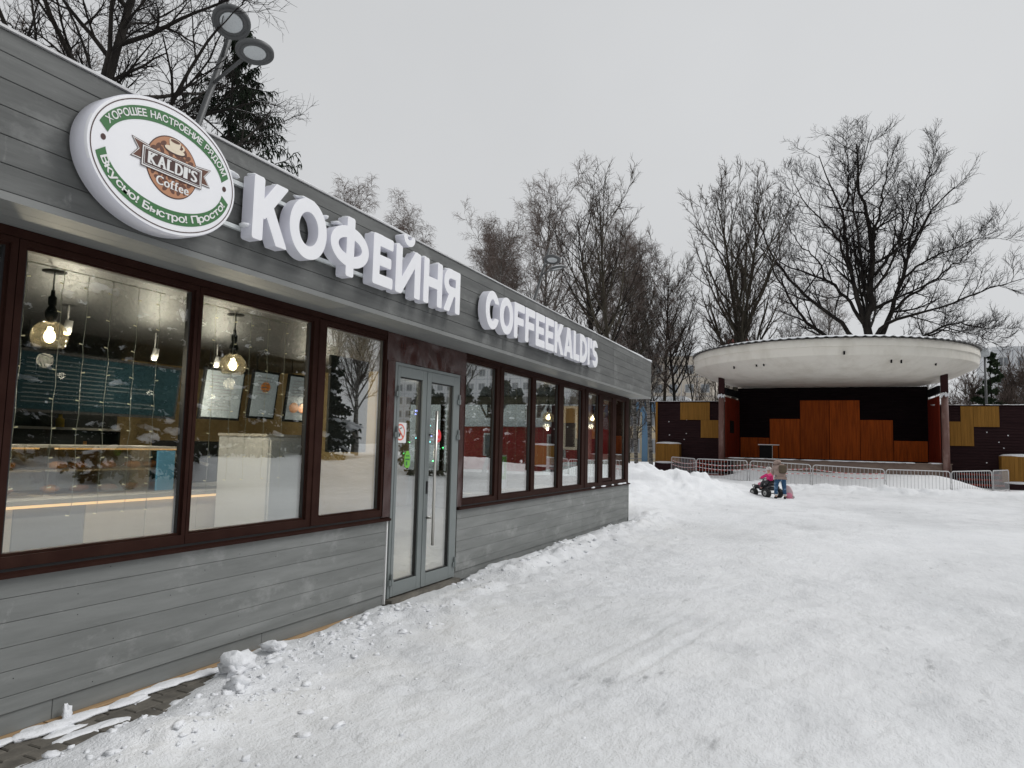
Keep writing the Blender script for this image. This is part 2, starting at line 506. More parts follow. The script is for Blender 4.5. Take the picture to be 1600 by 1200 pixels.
M['pack'] = mat('cloth_olive', (.105, .078, .048), .85, noise=(14, (.08, .06, .04), .4, .7))
M['jeans'] = mat('cloth_denim', (.022, .075, .16), .85, noise=(8, (.20, .30, .42), .54, .68))
M['skin'] = mat('skin', (.55, .34, .26), .6)
M['pink'] = mat('cloth_pink', (.72, .022, .19), .7, noise=(9, (.60, .018, .15), .4, .7), bump=(24, .5, .02))
M['knit'] = mat('knit_pale', (.60, .58, .57), .9, bump=(60, .6, .02))
M['knitgrey'] = mat('knit_grey', (.20, .19, .19), .95, bump=(60, .8, .03))
M['rubber'] = mat('rubber', (.016, .016, .017), .7, bump=(40, .4, .01))
M['rim'] = mat('plastic_grey', (.40, .40, .39), .5)
M['plblack'] = mat('plastic_black', (.020, .020, .024), .35)
M['plpink'] = mat('plastic_pink', (.70, .24, .34), .5)
M['plpale'] = mat('plastic_pale_pink', (.58, .44, .46), .5)

# ------------------------------------------------------------------ ground
WALL = -3.9


def ground_h(x, y, fine=True):
    x = np.asarray(x, float); y = np.asarray(y, float)
    u = x - WALL
    h = .035 * fbm(x * .35, y * .35, 3, 1)
    # trodden plaza: shallow dimples, streaks towards the stage
    rx_, ry_ = x * .82 - y * .57, x * .57 + y * .82
    pl = .016 * fbm(x * 1.9, y * 1.3, 3, 3) + .015 * np.abs(fbm(rx_ * 7.5, ry_ * 2.2, 3, 8)) + .010 * np.abs(fbm(x * 8, y * 8, 2, 14)) + .007 * fbm(x * 17, y * 14, 2, 12)
    for (tx_, sl, wv) in ((-1.9, .16, .05), (-1.62, .17, .05)):
        ln = x - (tx_ + sl * (y - 3) + wv * np.sin(y * 1.3)); fd = sst(2.2, 3.2, y) * (1 - sst(6, 8.5, y)) * (.3 + vn(x * .9, y * .9, 90))
        pl = pl + fd * (-.014 * np.exp(-(ln / .035) ** 2) + .007 * np.exp(-((np.abs(ln) - .07) / .03) ** 2))
    ft = np.maximum(0, vn(x * 4.6, y * 3.9, 95) - .66); pl = pl - .07 * ft * vn(x * .8, y * .8, 97)
    fresh = np.zeros_like(h)
    # loose snow along the cafe wall
    lum = .5 + 1.0 * vn(x * 2.1, y * 2.1, 21)
    chunk = np.abs(fbm(x * 3.6, y * 3.6, 3, 30, .45)) * .80 + np.abs(fbm(x * 9, y * 9, 2, 33)) * .18
    far = sst(7.1, 8.2, y) * (1 - sst(15.2, 17.5, y))
    wid = .42 + .10 * fbm(y * .6, y * 0, 2, 40)
    b1 = np.exp(-((u - .42) / wid) ** 2) * far
    h = h + b1 * (.10 + .075 * lum * 0 + .15 * chunk); fresh = np.maximum(fresh, b1)
    near = (1 - sst(5.4, 6.0, y)) * sst(2.0, 2.6, y)
    edge = .50 - .42 * sst(2.9, 4.3, y) + .08 * fbm(y * 1.7, y * 0 + 3, 2, 44)
    b2 = np.exp(-((u - edge - .28) / .34) ** 2) * near
    h = h + b2 * (.030 + .085 * chunk); fresh = np.maximum(fresh, b2 * .9)
    b3 = np.exp(-((u - .55) / .35) ** 2) * sst(5.3, 5.9, y) * (1 - sst(7.0, 7.6, y))
    h = h + b3 * (.03 + .10 * chunk); fresh = np.maximum(fresh, b3 * .8)
    # bare paving strip at the foot of the wall
    strip = (1 - sst(edge - .16, edge + .04, u)) * (1 - sst(4.9, 5.5, y))
    h = h * (1 - strip) - .035 * strip
    tail = np.exp(-((u - 1.35) / .8) ** 2) * sst(1.5, 4, y) * (1 - sst(13, 16, y))
    h = h + tail * .05 * chunk; fresh = np.maximum(fresh, tail * .45)
    # ploughed heaps past the corner of the cafe
    hp = .66 * bump_(x, y, -5.5, 24.6, 2.2, 2.6) + .30 * bump_(x, y, -4.0, 25.2, 1.3, 1.9) + 1.0 * bump_(x, y, -8.6, 26.5, 2.4, 3.5) + .40 * bump_(x, y, -5.8, 19.5, 1.4, 3.2) \
        + .32 * bump_(x, y, -4.6, 16.4, .9, 1.6) + .28 * bump_(x, y, -4.3, 30, 1.7, 2.6)
    hp = hp * sst(14.6, 16.0, y)
    m = np.clip(hp / .25, 0, 1)
    lump2 = np.abs(fbm(x * 1.5, y * 1.5, 3, 54)); h = h + hp * (.80 + .55 * lump2) + m * (.07 * fbm(x * 1.9, y * 1.9, 3, 52) + .05 * chunk); fresh = np.maximum(fresh, m)
    # ridge thrown up in front of the barriers, and the slope up to the stage
    yr = 32.6 + .03 * (x - 1) ** 2 * np.where(x > 1, 1, .15)
    rd = np.exp(-((y - yr) / 1.1) ** 2) * sst(-4.5, -2.0, x) * (1 - sst(11, 14, x))
    h = h + rd * (.17 + .30 * np.abs(fbm(x * 1.4, y * 1.4, 3, 57)) + .05 * chunk); fresh = np.maximum(fresh, rd * .8)
    lf = sst(-2.2, -5.0, x) * sst(31, 34, y)
    h = h + lf * .28
    rp = sst(35.4, 39.6, y + .10 * np.clip(x - 1, 0, 9)) * sst(-5.2, -3.2, x) * (1 - sst(4.6, 7.2, x))
    h = h + rp * .62; fresh = np.maximum(fresh, sst(34.5, 36, y))
    # open snow to the left of and behind the stage, and the bank on the far side of the plaza
    bk = sst(10, 13.5, x - .05 * np.clip(y - 25, 0, 60)) * (1 - sst(46, 55, y))
    h = h + bk * (.55 + .35 * fbm(x * .8, y * .8, 3, 60) + .12 * chunk); fresh = np.maximum(fresh, bk)
    fresh = np.maximum(fresh, sst(26, 30, y) * sst(-3.5, -6, x))
    h = h + (1 - fresh) * pl + fresh * (.02 * fbm(x * 3, y * 3, 3, 70))
    h = h + .5 * sst(50, 90, y) * fbm(x * .05, y * .05, 2, 75)
    inside = (x < -3.86) * (x > -10) * (y > 0) * (y < 14.85)
    h = np.where(inside, -.06, h)
    packed = np.clip(1 - fresh, 0, 1) * np.clip(.75 + .6 * fbm(x * .5, y * .35, 3, 80), 0, 1)
    return h, packed


def gh(x, y):
    return float(ground_h(np.array([x]), np.array([y]))[0][0])


def axis_pts(segs):
    out = [segs[0][0]]
    for a, b, s in segs:
        n = max(1, int(round((b - a) / s)))
        out += list(np.linspace(a, b, n + 1)[1:])
    return out


xs = axis_pts([(-4.4, 1.5, .038), (1.5, 5, .06), (5, 15, .14)])
xs = list(-4.4 - np.geomspace(.12, 600, 62))[::-1] + xs + list(15 + np.geomspace(.2, 700, 34))
ys = axis_pts([(1.4, 5.2, .026), (5.2, 10, .045), (10, 20, .08), (20, 42, .13)])
ys = list(1.4 - np.geomspace(.1, 60, 22))[::-1] + ys + list(42 + np.geomspace(.2, 1400, 44))
X, Y = np.meshgrid(xs, ys)
Hh, PK = ground_h(X, Y)
nx, ny = len(xs), len(ys)
V = np.column_stack([X.ravel(), Y.ravel(), Hh.ravel()])
idx = np.arange(nx * ny).reshape(ny, nx)
F = np.column_stack([idx[:-1, :-1].ravel(), idx[:-1, 1:].ravel(), idx[1:, 1:].ravel(), idx[1:, :-1].ravel()])

ms = bpy.data.materials.new('snow_ground'); ms.use_nodes = True
nt = ms.node_tree; pb = nt.nodes['Principled BSDF']
at = nt.nodes.new('ShaderNodeAttribute'); at.attribute_name = 'packed'
tc = nt.nodes.new('ShaderNodeTexCoord')


def nz(scale, detail=6, sc=(1, 1, 1), rough=.6):
    mp = nt.nodes.new('ShaderNodeMapping'); mp.inputs['Scale'].default_value = sc
    nt.links.new(tc.outputs['Object'], mp.inputs[0])
    n = nt.nodes.new('ShaderNodeTexNoise'); n.inputs['Scale'].default_value = scale; n.inputs['Detail'].default_value = detail; n.inputs['Roughness'].default_value = rough
    nt.links.new(mp.outputs[0], n.inputs['Vector'])
    return n.outputs['Fac']


def ramp(src, stops):
    r = nt.nodes.new('ShaderNodeValToRGB')
    while len(r.color_ramp.elements) < len(stops): r.color_ramp.elements.new(.5)
    for e, (p, c) in zip(r.color_ramp.elements, stops): e.position = p; e.color = (*c, 1)
    nt.links.new(src, r.inputs[0]); return r.outputs[0]


def mixc(fac, a, b, mode='MIX'):
    mx = nt.nodes.new('ShaderNodeMix'); mx.data_type = 'RGBA'; mx.blend_type = mode
    for s, v in ((0, fac), (6, a), (7, b)):
        if isinstance(v, (int, float)): mx.inputs[s].default_value = v
        elif isinstance(v, tuple): mx.inputs[s].default_value = (*v, 1)
        else: nt.links.new(v, mx.inputs[s])
    return mx.outputs[2]


def mth(op, a, b):
    m = nt.nodes.new('ShaderNodeMath'); m.operation = op
    for s, v in ((0, a), (1, b)):
        if isinstance(v, (int, float)): m.inputs[s].default_value = v
        else: nt.links.new(v, m.inputs[s])
    return m.outputs[0]


freshc = ramp(nz(3), [(.3, (.85, .865, .89)), (.7, (.89, .90, .915))])
packc = ramp(nz(2.2, 9, (1, .55, 1)), [(.28, (.62, .63, .645)), (.48, (.75, .76, .775)), (.72, (.83, .84, .855))])
ice = ramp(nz(.75, 8, (1.3, .55, 1), .68), [(.55, (0, 0, 0)), (.72, (1, 1, 1))])
packc = mixc(mth('MULTIPLY', ice, .55), packc, (.50, .52, .53))
def nzr(scale, ang, sc, detail=8, rough=.65):
    mp = nt.nodes.new('ShaderNodeMapping'); mp.inputs['Scale'].default_value = sc; mp.inputs['Rotation'].default_value = (0, 0, ang)
    nt.links.new(tc.outputs['Object'], mp.inputs[0])
    n = nt.nodes.new('ShaderNodeTexNoise'); n.inputs['Scale'].default_value = scale; n.inputs['Detail'].default_value = detail; n.inputs['Roughness'].default_value = rough
    nt.links.new(mp.outputs[0], n.inputs['Vector'])
    return n.outputs['Fac']


path = ramp(nzr(.22, .2, (1, .35, 1), 4), [(.44, (0, 0, 0)), (.60, (1, 1, 1))])
packc = mixc(mth('MULTIPLY', path, .55), packc, (.56, .575, .59))
scuff = ramp(nzr(3.0, .62, (2.4, .7, 1)), [(.58, (0, 0, 0)), (.70, (1, 1, 1))])
area = ramp(nzr(.75, 1.1, (1, .6, 1), 5), [(.50, (0, 0, 0)), (.62, (1, 1, 1))])
packc = mixc(mth('MULTIPLY', mth('MULTIPLY', scuff, area), .75), packc, (.20, .205, .21))
dirt = ramp(nz(6.5, 10, (1.3, .8, 1), .72), [(.66, (0, 0, 0)), (.74, (1, 1, 1))])
packc = mixc(mth('MULTIPLY', dirt, .45), packc, (.28, .28, .28))
speck = ramp(nz(38, 2), [(.74, (0, 0, 0)), (.80, (1, 1, 1))])
packc = mixc(mth('MULTIPLY', speck, .35), packc, (.25, .24, .22))
col = mixc(at.outputs['Fac'], freshc, packc)
nt.links.new(col, pb.inputs['Base Color'])
rg = nt.nodes.new('ShaderNodeMapRange'); rg.inputs[3].default_value = .66; rg.inputs[4].default_value = .34
nt.links.new(mth('MULTIPLY', ice, at.outputs['Fac']), rg.inputs[0]); nt.links.new(rg.outputs[0], pb.inputs['Roughness'])
pb.inputs['Specular IOR Level'].default_value = .3
hgt = mth('ADD', mth('MULTIPLY', nz(16, 5, (1.2, .7, 1)), .9), mth('MULTIPLY', nz(75, 3), .35))
bp = nt.nodes.new('ShaderNodeBump'); bp.inputs['Strength'].default_value = .8; bp.inputs['Distance'].default_value = .028
nt.links.new(hgt, bp.inputs['Height']); nt.links.new(bp.outputs[0], pb.inputs['Normal'])

gm = np_mesh('snow_ground', V, F, True, [ms])
a_ = gm.attributes.new('packed', 'FLOAT', 'POINT'); a_.data.foreach_set('value', PK.ravel().astype(np.float32))
ground = tag(link('snow_ground', gm), kind='structure')
ground['label'] = 'trodden snow over the plaza with ploughed heaps'

# loose lumps along the wall foot: uncountable
rg_ = random.Random(11)
mb = MB(); mb.cs = True
for i in range(800):
    t = rg_.random()
    if t < .5:
        y = 2.3 + 3.6 * rg_.random(); u = .15 + abs(rg_.gauss(.30, .25)) + (.32 if y < 3.6 else 0)
    elif t < .85:
        y = 6.8 + 8 * rg_.random() ** 1.3; u = .06 + abs(rg_.gauss(.35, .30))
    else:
        y = 2.2 + 8 * rg_.random(); u = .7 + 2.2 * rg_.random() ** 2
    x = WALL + u
    r = .004 + (.017 if t < .85 else .006) * rg_.random() ** 4 * 1.3 + .002
    z = gh(x, y) + r * .05
    mb.ellipsoid((x, y, z), r * rg_.uniform(.8, 1.7), r * rg_.uniform(.8, 1.7), r * rg_.uniform(.5, .9), 8, 5, rot=Matrix.Rotation(rg_.random() * 6.28, 3, 'Z'), bump=.85, seed=i)
o = mb.build('snow_crumbs', M['snow'], origin=(0, 0, 0)); tag(o, 'loose crumbs of snow scattered at the foot of the grey wall', 'snow', kind='stuff')
# the few larger lumps one can point at
for x, y, rx, ry, rz, tilt, lab in ((-3.66, 4.12, .09, .05, .04, .4, 'oval snow lump against the grey wall base, farthest of the wall-foot lumps'),
                                    (-3.58, 3.68, .12, .10, .075, .2, 'large broken snow block where the bare pavers end by the wall'),
                                    (-3.845, 2.72, .020, .022, .055, 0, 'small upright snow blob stuck to the plinth board at lower left'),
                                    (-3.30, 3.42, .07, .06, .05, .5, 'rounded snow lump on the loose bank below the first window')):
    mb = MB(); mb.cs = True
    mb.ellipsoid((x, y, max(gh(x, y), -.01) + rz * .55), rx, ry, rz, 16, 10, rot=Matrix.Rotation(tilt, 3, 'Z'), bump=.75, seed=rx * 31)
    mb.ellipsoid((x + rx * .5, y - ry * .7, max(gh(x, y), -.01) + rz * .3), rx * .55, ry * .6, rz * .55, 12, 8, bump=.8, seed=ry * 57)
    tag(mb.build('snow_lump', M['snow']), lab, 'snow lump', 'snow lumps at the wall foot')

# paving uncovered at the foot of the wall
pv = MB().box(-3.9, -3.30, .8, 5.6, -.12, -.052).build('pavement', M['paver'], origin=(0, 0, 0))
tag(pv, 'grey block paving uncovered along the wall', kind='structure')
pm = MB(); pm.cbox(-.05, 0, -.085, .085, -.048, .048, .006)
pmesh = None
k = 0
for row in range(4):
    for i in range(26):
        y = 1.0 + i * .18 + (.09 if row % 2 else 0) ; x = -3.785 + row * .106
        if y > 4.4: continue
        mb = MB(); c = .006
        mb.add([(x - .049, y - .086, -.06), (x + .049, y - .086, -.06), (x + .049, y + .086, -.06), (x - .049, y + .086, -.06),
                (x - .049, y - .086, -.020), (x + .049, y - .086, -.020), (x + .049, y + .086, -.020), (x - .049, y + .086, -.020),
                (x - .043, y - .080, -.014), (x + .043, y - .080, -.014), (x + .043, y + .080, -.014), (x - .043, y + .080, -.014)],
               [(0, 1, 5, 4), (1, 2, 6, 5), (2, 3, 7, 6), (3, 0, 4, 7), (4, 5, 9, 8), (5, 6, 10, 9), (6, 7, 11, 10), (7, 4, 8, 11), (8, 9, 10, 11)])
        o = mb.build('paver', M['paver'], pv); o.rotation_euler = (0, 0, 0)
        k += 1
# snow caught between the pavers and along the batten
mb = MB(); mb.cs = True
rg_ = random.Random(4)
for i in range(70):
    y = 1.2 + 4.6 * rg_.random(); x = WALL + (.06 + .05 * rg_.random() if i < 40 else .12 + .28 * rg_.random())
    mb.ellipsoid((x, y, -.020 if i >= 40 else -.004), .03 + .03 * rg_.random(), .05 + .12 * rg_.random(), .012 + .006 * rg_.random(), 20, 8, bump=.28, seed=i)
o = mb.build('snow_patches', M['snow'], origin=(0, 0, 0)); tag(o, 'thin patches of snow left between the uncovered pavers', 'snow', kind='stuff')
mb = MB()
for i, (a, b) in enumerate(((1.0, 2.62), (2.63, 4.2), (4.21, 5.75))):
    mb = MB().cbox(WALL - .01, WALL + .052, a, b, -.06, .004, .004)
    tag(mb.build('wooden_batten', M['wood_tan']), ['raw timber batten under the plinth, piece at lower left', 'raw timber batten under the plinth, middle piece beside the pavers', 'raw timber batten under the plinth, piece nearest the door'][i], 'batten', 'timber battens along the wall foot')

# ------------------------------------------------------------------ cafe
cafe = thing('cafe_building', (-6.5, 7.4, 0), 'long low grey-clad cafe with brown-framed windows along the left', 'building')


def part(name, mb, m, parent=None, label=None):
    o = mb.build(name, m, parent or cafe)
    if label: o['label'] = label
    return o


FX = -3.46                       # outer face of the fascia boards
Y0, Y1 = -1.6, 15.08
core = MB()
core.box(-10.0, FX - .022, Y0, Y1 - .006, 2.67, 3.40)
fascia = part('fascia', core, M['gasket'])
rows = [3.415, 3.309, 3.185, 3.059, 2.926, 2.793, 2.666]
for r in range(6):
    for a, b in ((Y0, 2.0 - 3.4), (-1.397, 7.455), (7.460, 12.14), (12.145, Y1)):
        if b - a < .3: continue
        part('plank', MB().cbox(FX - .020, FX, a, b, rows[r + 1] + .0016, rows[r] - .0016, .0025), M['plank'], fascia)
# end face boards
for r in range(6):
    part('plank', MB().box(-9.9, FX - .004, Y1 - .004, Y1 + .016, rows[r + 1] + .002, rows[r] - .002), M['plank'], fascia)
part('edge_trim', MB().box(FX - .030, FX + .003, Y0, Y1, 2.626, 2.664), M['soffit'], fascia)
part('roof_flashing', MB().box(-10.02, FX + .012, Y0, Y1 + .02, 3.418, 3.430), M['zinc'], fascia)
mb = MB(); mb.cs = True
rg_ = random.Random(3)
n = 150
prev = None
for i in range(n + 1):
    y = 1.0 + (Y1 - 1.0) * i / n
    hgt_ = (.004 + .018 * max(0, mnoise.noise(Vector((y * .9, 3, 0)))) + .045 * max(0, (y - 10.5) / 4.5) * (.55 + .5 * mnoise.noise(Vector((y * 2.1, 0, 0)))))
    ring = [(FX + .006 - .30, y, 3.431), (FX + .006 - .30, y, 3.432 + hgt_), (FX - .03, y, 3.432 + hgt_), (FX + .004 + hgt_ * .25, y, 3.432 + hgt_ * .6), (FX + .006, y, 3.431)]
    mb.v += ring
    if i:
        b0 = (i - 1) * 5; b1 = i * 5
        for k in range(4):
            mb.f.append([b0 + k, b0 + k + 1, b1 + k + 1, b1 + k]); mb.m.append(0); mb.s.append(True)
part('roof_snow', mb, M['snow'])
# soffit boards
sof = part('soffit', MB().box(-3.98, FX - .035, Y0, Y1 - .03, 2.640, 2.664), M['gasket'])
for i in range(4):
    a = -3.93 + i * .1095
    for ya, yb in ((Y0, 4.6), (4.604, 10.2), (10.204, Y1 - .02)):
        part('soffit_board', MB().box(a, a + .107, ya, yb, 2.627, 2.641), M['soffit'], sof)

# lower wall
def lower(ya, yb, joints, base_j):
    w = part('lower_wall', MB().box(-4.05, -3.905, ya + .004, yb - .004, .0, .80), M['gasket'])
    zr = [.807, .703, .578, .451, .328, .199, .114]
    cuts = [ya] + joints + [yb]
    for r in range(6):
        for a, b in zip(cuts[:-1], cuts[1:]):
            part('plank', MB().cbox(-3.903, -3.88, a + .002, b - .002, zr[r + 1] + .0012, zr[r] - .0012, .0022), M['plank2'], w)
    cuts = [ya] + base_j + [yb]
    for a, b in zip(cuts[:-1], cuts[1:]):
        part('plinth_board', MB().cbox(-3.903, -3.892, a + .0015, b - .0015, .004, .112, .002), M['plank2'], w)
    # nail heads
    nb = MB()
    for r in range(6):
        y = ya + .31 + .17 * math.sin(r * 5)
        while y < yb - .1:
            nb.lathe([(.0034, 0), (.0034, .0012)], (-3.8805, y, (zr[r] + zr[r + 1]) / 2 + .03 * math.sin(y * 9 + r)), 6, (1, 0, 0)); y += .85 + .3 * math.sin(y * 3 + r)
    part('nail_heads', nb, M['gasket'], w)['kind'] = 'stuff'
    return w


lower(-1.6, 5.82, [], [2.666, 4.24])
lw2 = lower(7.245, 14.86, [11.77], [9.9, 11.77])
part('corner_post', MB().box(-4.05, -3.876, 14.862, 14.885, .0, .81), M['plank2'], lw2)

# sills
for a, b in ((-1.6, 5.85), (7.235, 14.90)):
    mb = MB()
    mb.add([(-3.90, a, .842), (-3.845, a, .828), (-3.845, a, .809), (-3.90, a, .809), (-3.90, b, .842), (-3.845, b, .828), (-3.845, b, .809), (-3.90, b, .809)],
           [(0, 3, 2, 1), (4, 5, 6, 7), (0, 1, 5, 4), (1, 2, 6, 5), (2, 3, 7, 6), (3, 0, 4, 7)])
    part('window_sill', mb, M['brown'])
mb = MB(); mb.cs = True
for y, l in ((12.35, .10), (13.0, .16), (13.6, .08), (14.2, .22), (14.5, .16)):
    mb.ellipsoid((-3.865, y, .842), .018, l, .016, 10, 6, bump=.5, seed=y)
part('sill_snow', mb, M['snow'])['kind'] = 'stuff'

# windows: glass opening limits along the wall
wins = [(-.75, 1.15), (1.22, 2.222), (2.336, 3.412), (3.51, 4.625), (4.822, 5.672),
        (7.372, 8.188), (8.444, 9.392), (9.562, 10.51), (10.755, 11.66), (12.05, 12.66), (12.93, 13.56), (13.85, 14.535)]
edges = []
for i, (a, b) in enumerate(wins):
    la = (wins[i - 1][1] + a) / 2 + .0025 if i and i != 5 else a - .055
    lb = (b + wins[i + 1][0]) / 2 - .0025 if i + 1 < len(wins) and i != 4 else b + .05
    edges.append((la, lb))
ZB, ZT = .917, 2.542
wins = [(p - .018, q + .018) for p, q in wins]
for i, ((a, b), (la, lb)) in enumerate(zip(wins, edges)):
    f = MB()
    xo, xi = -3.872, -3.955
    f.box(xi, xo, la, a, .856, 2.575)
    f.box(xi, xo, b, lb, .856, 2.575)
    f.box(xi, xo, a, b, .856, ZB)
    f.box(xi, xo, a, b, ZT, 2.575)
    # inner bead, stepped back
    g = .014
    for (p, q, s, t) in ((a, a + g, ZB, ZT), (b - g, b, ZB, ZT), (a + g, b - g, ZB, ZB + g), (a + g, b - g, ZT - g, ZT)):
        f.box(xi + .01, xo - .022, p, q, s, t)
    w = part('window_frame', f, M['brown'])
    for (p, q, s, t) in ((a + g, a + g + .008, ZB + g, ZT - g), (b - g - .008, b - g, ZB + g, ZT - g)):
        part('gasket', MB().box(-3.934, -3.898, p, q, s, t), M['gasket'], w)
    part('pane', MB().box(-3.922, -3.908, a + g - .002, b - g + .002, ZB + g - .002, ZT - g + .002), M['glass'], w)
    if i == 10:       # opening sash
        s_ = MB()
        for (p, q, s, t) in ((a + .015, a + .05, ZB + .02, ZT - .02), (b - .05, b - .015, ZB + .02, ZT - .02), (a + .05, b - .05, ZB + .02, ZB + .07), (a + .05, b - .05, ZT - .07, ZT - .02)):
            s_.box(-3.905, -3.880, p, q, s, t)
        part('sash', s_, M['brown'], w)
part('head_rail', MB().box(-3.97, -3.862, -1.6, 5.70, 2.578, 2.624), M['brown'])
part('head_rail', MB().box(-3.97, -3.862, 7.345, 14.80, 2.578, 2.624), M['brown'])
part('sill_rail', MB().box(-3.97, -3.884, -1.6, 5.72, .836, .853), M['gasket'])
part('sill_rail', MB().box(-3.97, -3.884, 7.33, 14.70, .836, .853), M['gasket'])
for (a, b) in ((4.70, 4.745), (8.30, 8.33), (11.84, 11.875)):
    part('mullion_cover', MB().cbox(-3.885, -3.862, a, b, .858, 2.573, .004), M['brown'])
part('corner_trim', MB().box(-4.06, -3.868, 14.592, 14.80, .845, 2.62), M['brown'])

# dented sheet round the door
def sheet(y0, y1, z0, z1, ny_, nz_, amp, seed, name='door_surround'):
    V, Fq = [], []
    for j in range(nz_ + 1):
        for i in range(ny_ + 1):
            y = y0 + (y1 - y0) * i / ny_; z = z0 + (z1 - z0) * j / nz_
            e = min(1, 4 * i / ny_, 4 * (ny_ - i) / ny_) * min(1, .35 + 3 * (nz_ - j) / nz_)
            d = amp * e * (mnoise.noise(Vector((y * 3.1, z * 4.5, seed))) + .7 * mnoise.noise(Vector((y * 6.5, z * 5, seed + 3))) + .16 * mnoise.noise(Vector((y * 17, z * 9, seed + 5))))
            V.append((-3.866 + d, y, z))
    for j in range(nz_):
        for i in range(ny_):
            q = j * (ny_ + 1) + i
            Fq.append((q, q + 1, q + ny_ + 2, q + ny_ + 1))
    mb = MB(); mb.cs = True; mb.add(V, Fq)
    mb.cs = False
    mb.box(-3.96, -3.885, y0, y1, z0, z1)
    return part(name, mb, M['brown_dent'])


sheet(5.702, 7.343, 2.352, 2.622, 90, 20, .030, 1.0)
sheet(5.726, 5.852, .845, 2.350, 8, 60, .007, 5.0)
sheet(7.206, 7.312, .845, 2.350, 8, 60, .007, 9.0)
part('jamb_strip', MB().box(-3.93, -3.872, 5.822, 5.838, .02, .806), M['white'])

# door
D0, D1, DZ0, DZ1 = 5.862, 7.198, .065, 2.347
df = MB()
for (p, q, s, t) in ((D0, D0 + .035, DZ0, DZ1), (D1 - .035, D1, DZ0, DZ1), (D0 + .035, D1 - .035, DZ1 - .03, DZ1)):
    df.box(-3.95, -3.868, p, q, s, t)
doorf = part('door_frame', df, M['doorgrey'])
part('threshold', MB().box(-3.96, -3.80, D0 - .02, D1 + .03, -.03, .058), M['paver'], doorf)
mid = 6.478
hinge_side = {0: D0 + .037, 1: D1 - .037}
for k, (a, b, ga, gb) in enumerate(((D0 + .038, mid - .003, 5.945, 6.372), (mid + .003, D1 - .038, 6.552, 7.045))):
    lf = MB()
    x0, x1 = -3.935, -3.862
    z0, z1 = DZ0 + .008, DZ1 - .034
    gz0, gz1 = .205, 2.212
    lf.cbox(x0, x1, a, ga, z0, z1, .003); lf.cbox(x0, x1, gb, b, z0, z1, .003)
    lf.cbox(x0, x1, ga + .0005, gb - .0005, z0, gz0, .003); lf.cbox(x0, x1, ga + .0005, gb - .0005, gz1, z1, .003)
    if k == 1: lf.box(x1 - .004, x1 + .006, mid - .022, mid + .012, z0 + .01, z1 - .01)
    leaf = part('door_leaf', lf, M['doorgrey'], None, 'left leaf of the glazed grey entrance door' if k == 0 else 'right leaf with the long steel pull bar')
    gk = MB()
    for (p, q, s, t) in ((ga, ga + .012, gz0, gz1), (gb - .012, gb, gz0, gz1), (ga + .012, gb - .012, gz0, gz0 + .012), (ga + .012, gb - .012, gz1 - .012, gz1)):
        gk.box(-3.915, -3.880, p, q, s, t)
    part('gasket', gk, M['gasket'], leaf)
    part('pane', MB().box(-3.906, -3.892, ga + .010, gb - .010, gz0 + .010, gz1 - .010), M['glass'], leaf)
    for hz in (.24, 1.66, 2.06):
        h = MB(); hy = hinge_side[k]
        h.tube([(-3.848, hy, hz - .055), (-3.848, hy, hz + .055)], .013, 10)
        h.box(-3.866, -3.846, hy - .035, hy + .035, hz - .05, hz + .0)
        part('hinge', h, M['doorgrey'], leaf)
    if k == 1:
        hd = MB(); hd.cs = True
        hd.tube([(-3.785, 6.545, .50), (-3.785, 6.545, 1.90)], .016, 14)
        for z in (.78, 1.65): hd.tube([(-3.862, 6.535, z), (-3.785, 6.545, z)], .012, 10)
        part('pull_handle', hd, M['steel'], leaf)
        lk = MB().box(-3.862, -3.848, 6.395 + .1, 6.52, 1.03, 1.16)
        part('lock_plate', lk, M['gasket'], leaf)

# stickers on the door glass
PX = -3.8905
def pplane(y, z, d): return (PX + d, y, z)


def disc_poly(cy, cz, ry, rz, n=40, a0=0, a1=2 * math.pi):
    return [(cy + ry * math.cos(a0 + (a1 - a0) * i / n), cz + rz * math.sin(a0 + (a1 - a0) * i / n)) for i in range(n)]


def band(mb, pts_out, pts_in, fn, d0, d1):
    n = len(pts_out)
    V = [fn(u, v, d1) for u, v in pts_out] + [fn(u, v, d1) for u, v in pts_in] + [fn(u, v, d0) for u, v in pts_out] + [fn(u, v, d0) for u, v in pts_in]
    Fb = []
    for i in range(n - 1):
        Fb += [(i, i + 1, n + i + 1, n + i), (2 * n + i, 2 * n + i + 1, i + 1, i), (3 * n + i, n + i, n + i + 1, 3 * n + i + 1)]
    mb.add(V, Fb)


ns = thing('no_smoking_sign', (PX, 6.02, 1.56), 'white no-smoking notice with red ring stuck on left door leaf', 'sign')
MB().prism([(5.915, 1.555), (6.125, 1.555), (6.125, 1.757), (5.915, 1.757)], pplane, 0, .0015).build('sheet', M['white'], ns)
mb = MB(); c = (6.015, 1.66)
band(mb, disc_poly(*c, .082, .082, 40, 0, 2 * math.pi * 40 / 39), disc_poly(*c, .069, .069, 40, 0, 2 * math.pi * 40 / 39), pplane, .0018, .003)
q = .058; w_ = .008
mb.prism([(c[0] - q - w_ * .7, c[1] + q - w_ * .7), (c[0] - q + w_ * .7, c[1] + q + w_ * .7), (c[0] + q + w_ * .7, c[1] - q + w_ * .7), (c[0] + q - w_ * .7, c[1] - q - w_ * .7)], pplane, .0031, .0042)
mb.build('prohibition_ring', M['redsig'], ns)
mb = MB(); mb.prism([(c[0] - .03, c[1] - .045), (c[0] - .005, c[1] - .045), (c[0] + .01, c[1] - .010), (c[0] - .012, c[1] - .010)], pplane, .0018, .0028)
mb.prism([(c[0] - .012, c[1] + .03), (c[0] + .03, c[1] + .042), (c[0] + .03, c[1] + .05), (c[0] - .012, c[1] + .038)], pplane, .0018, .0028)
mb.build('pictogram', M['black'], ns)
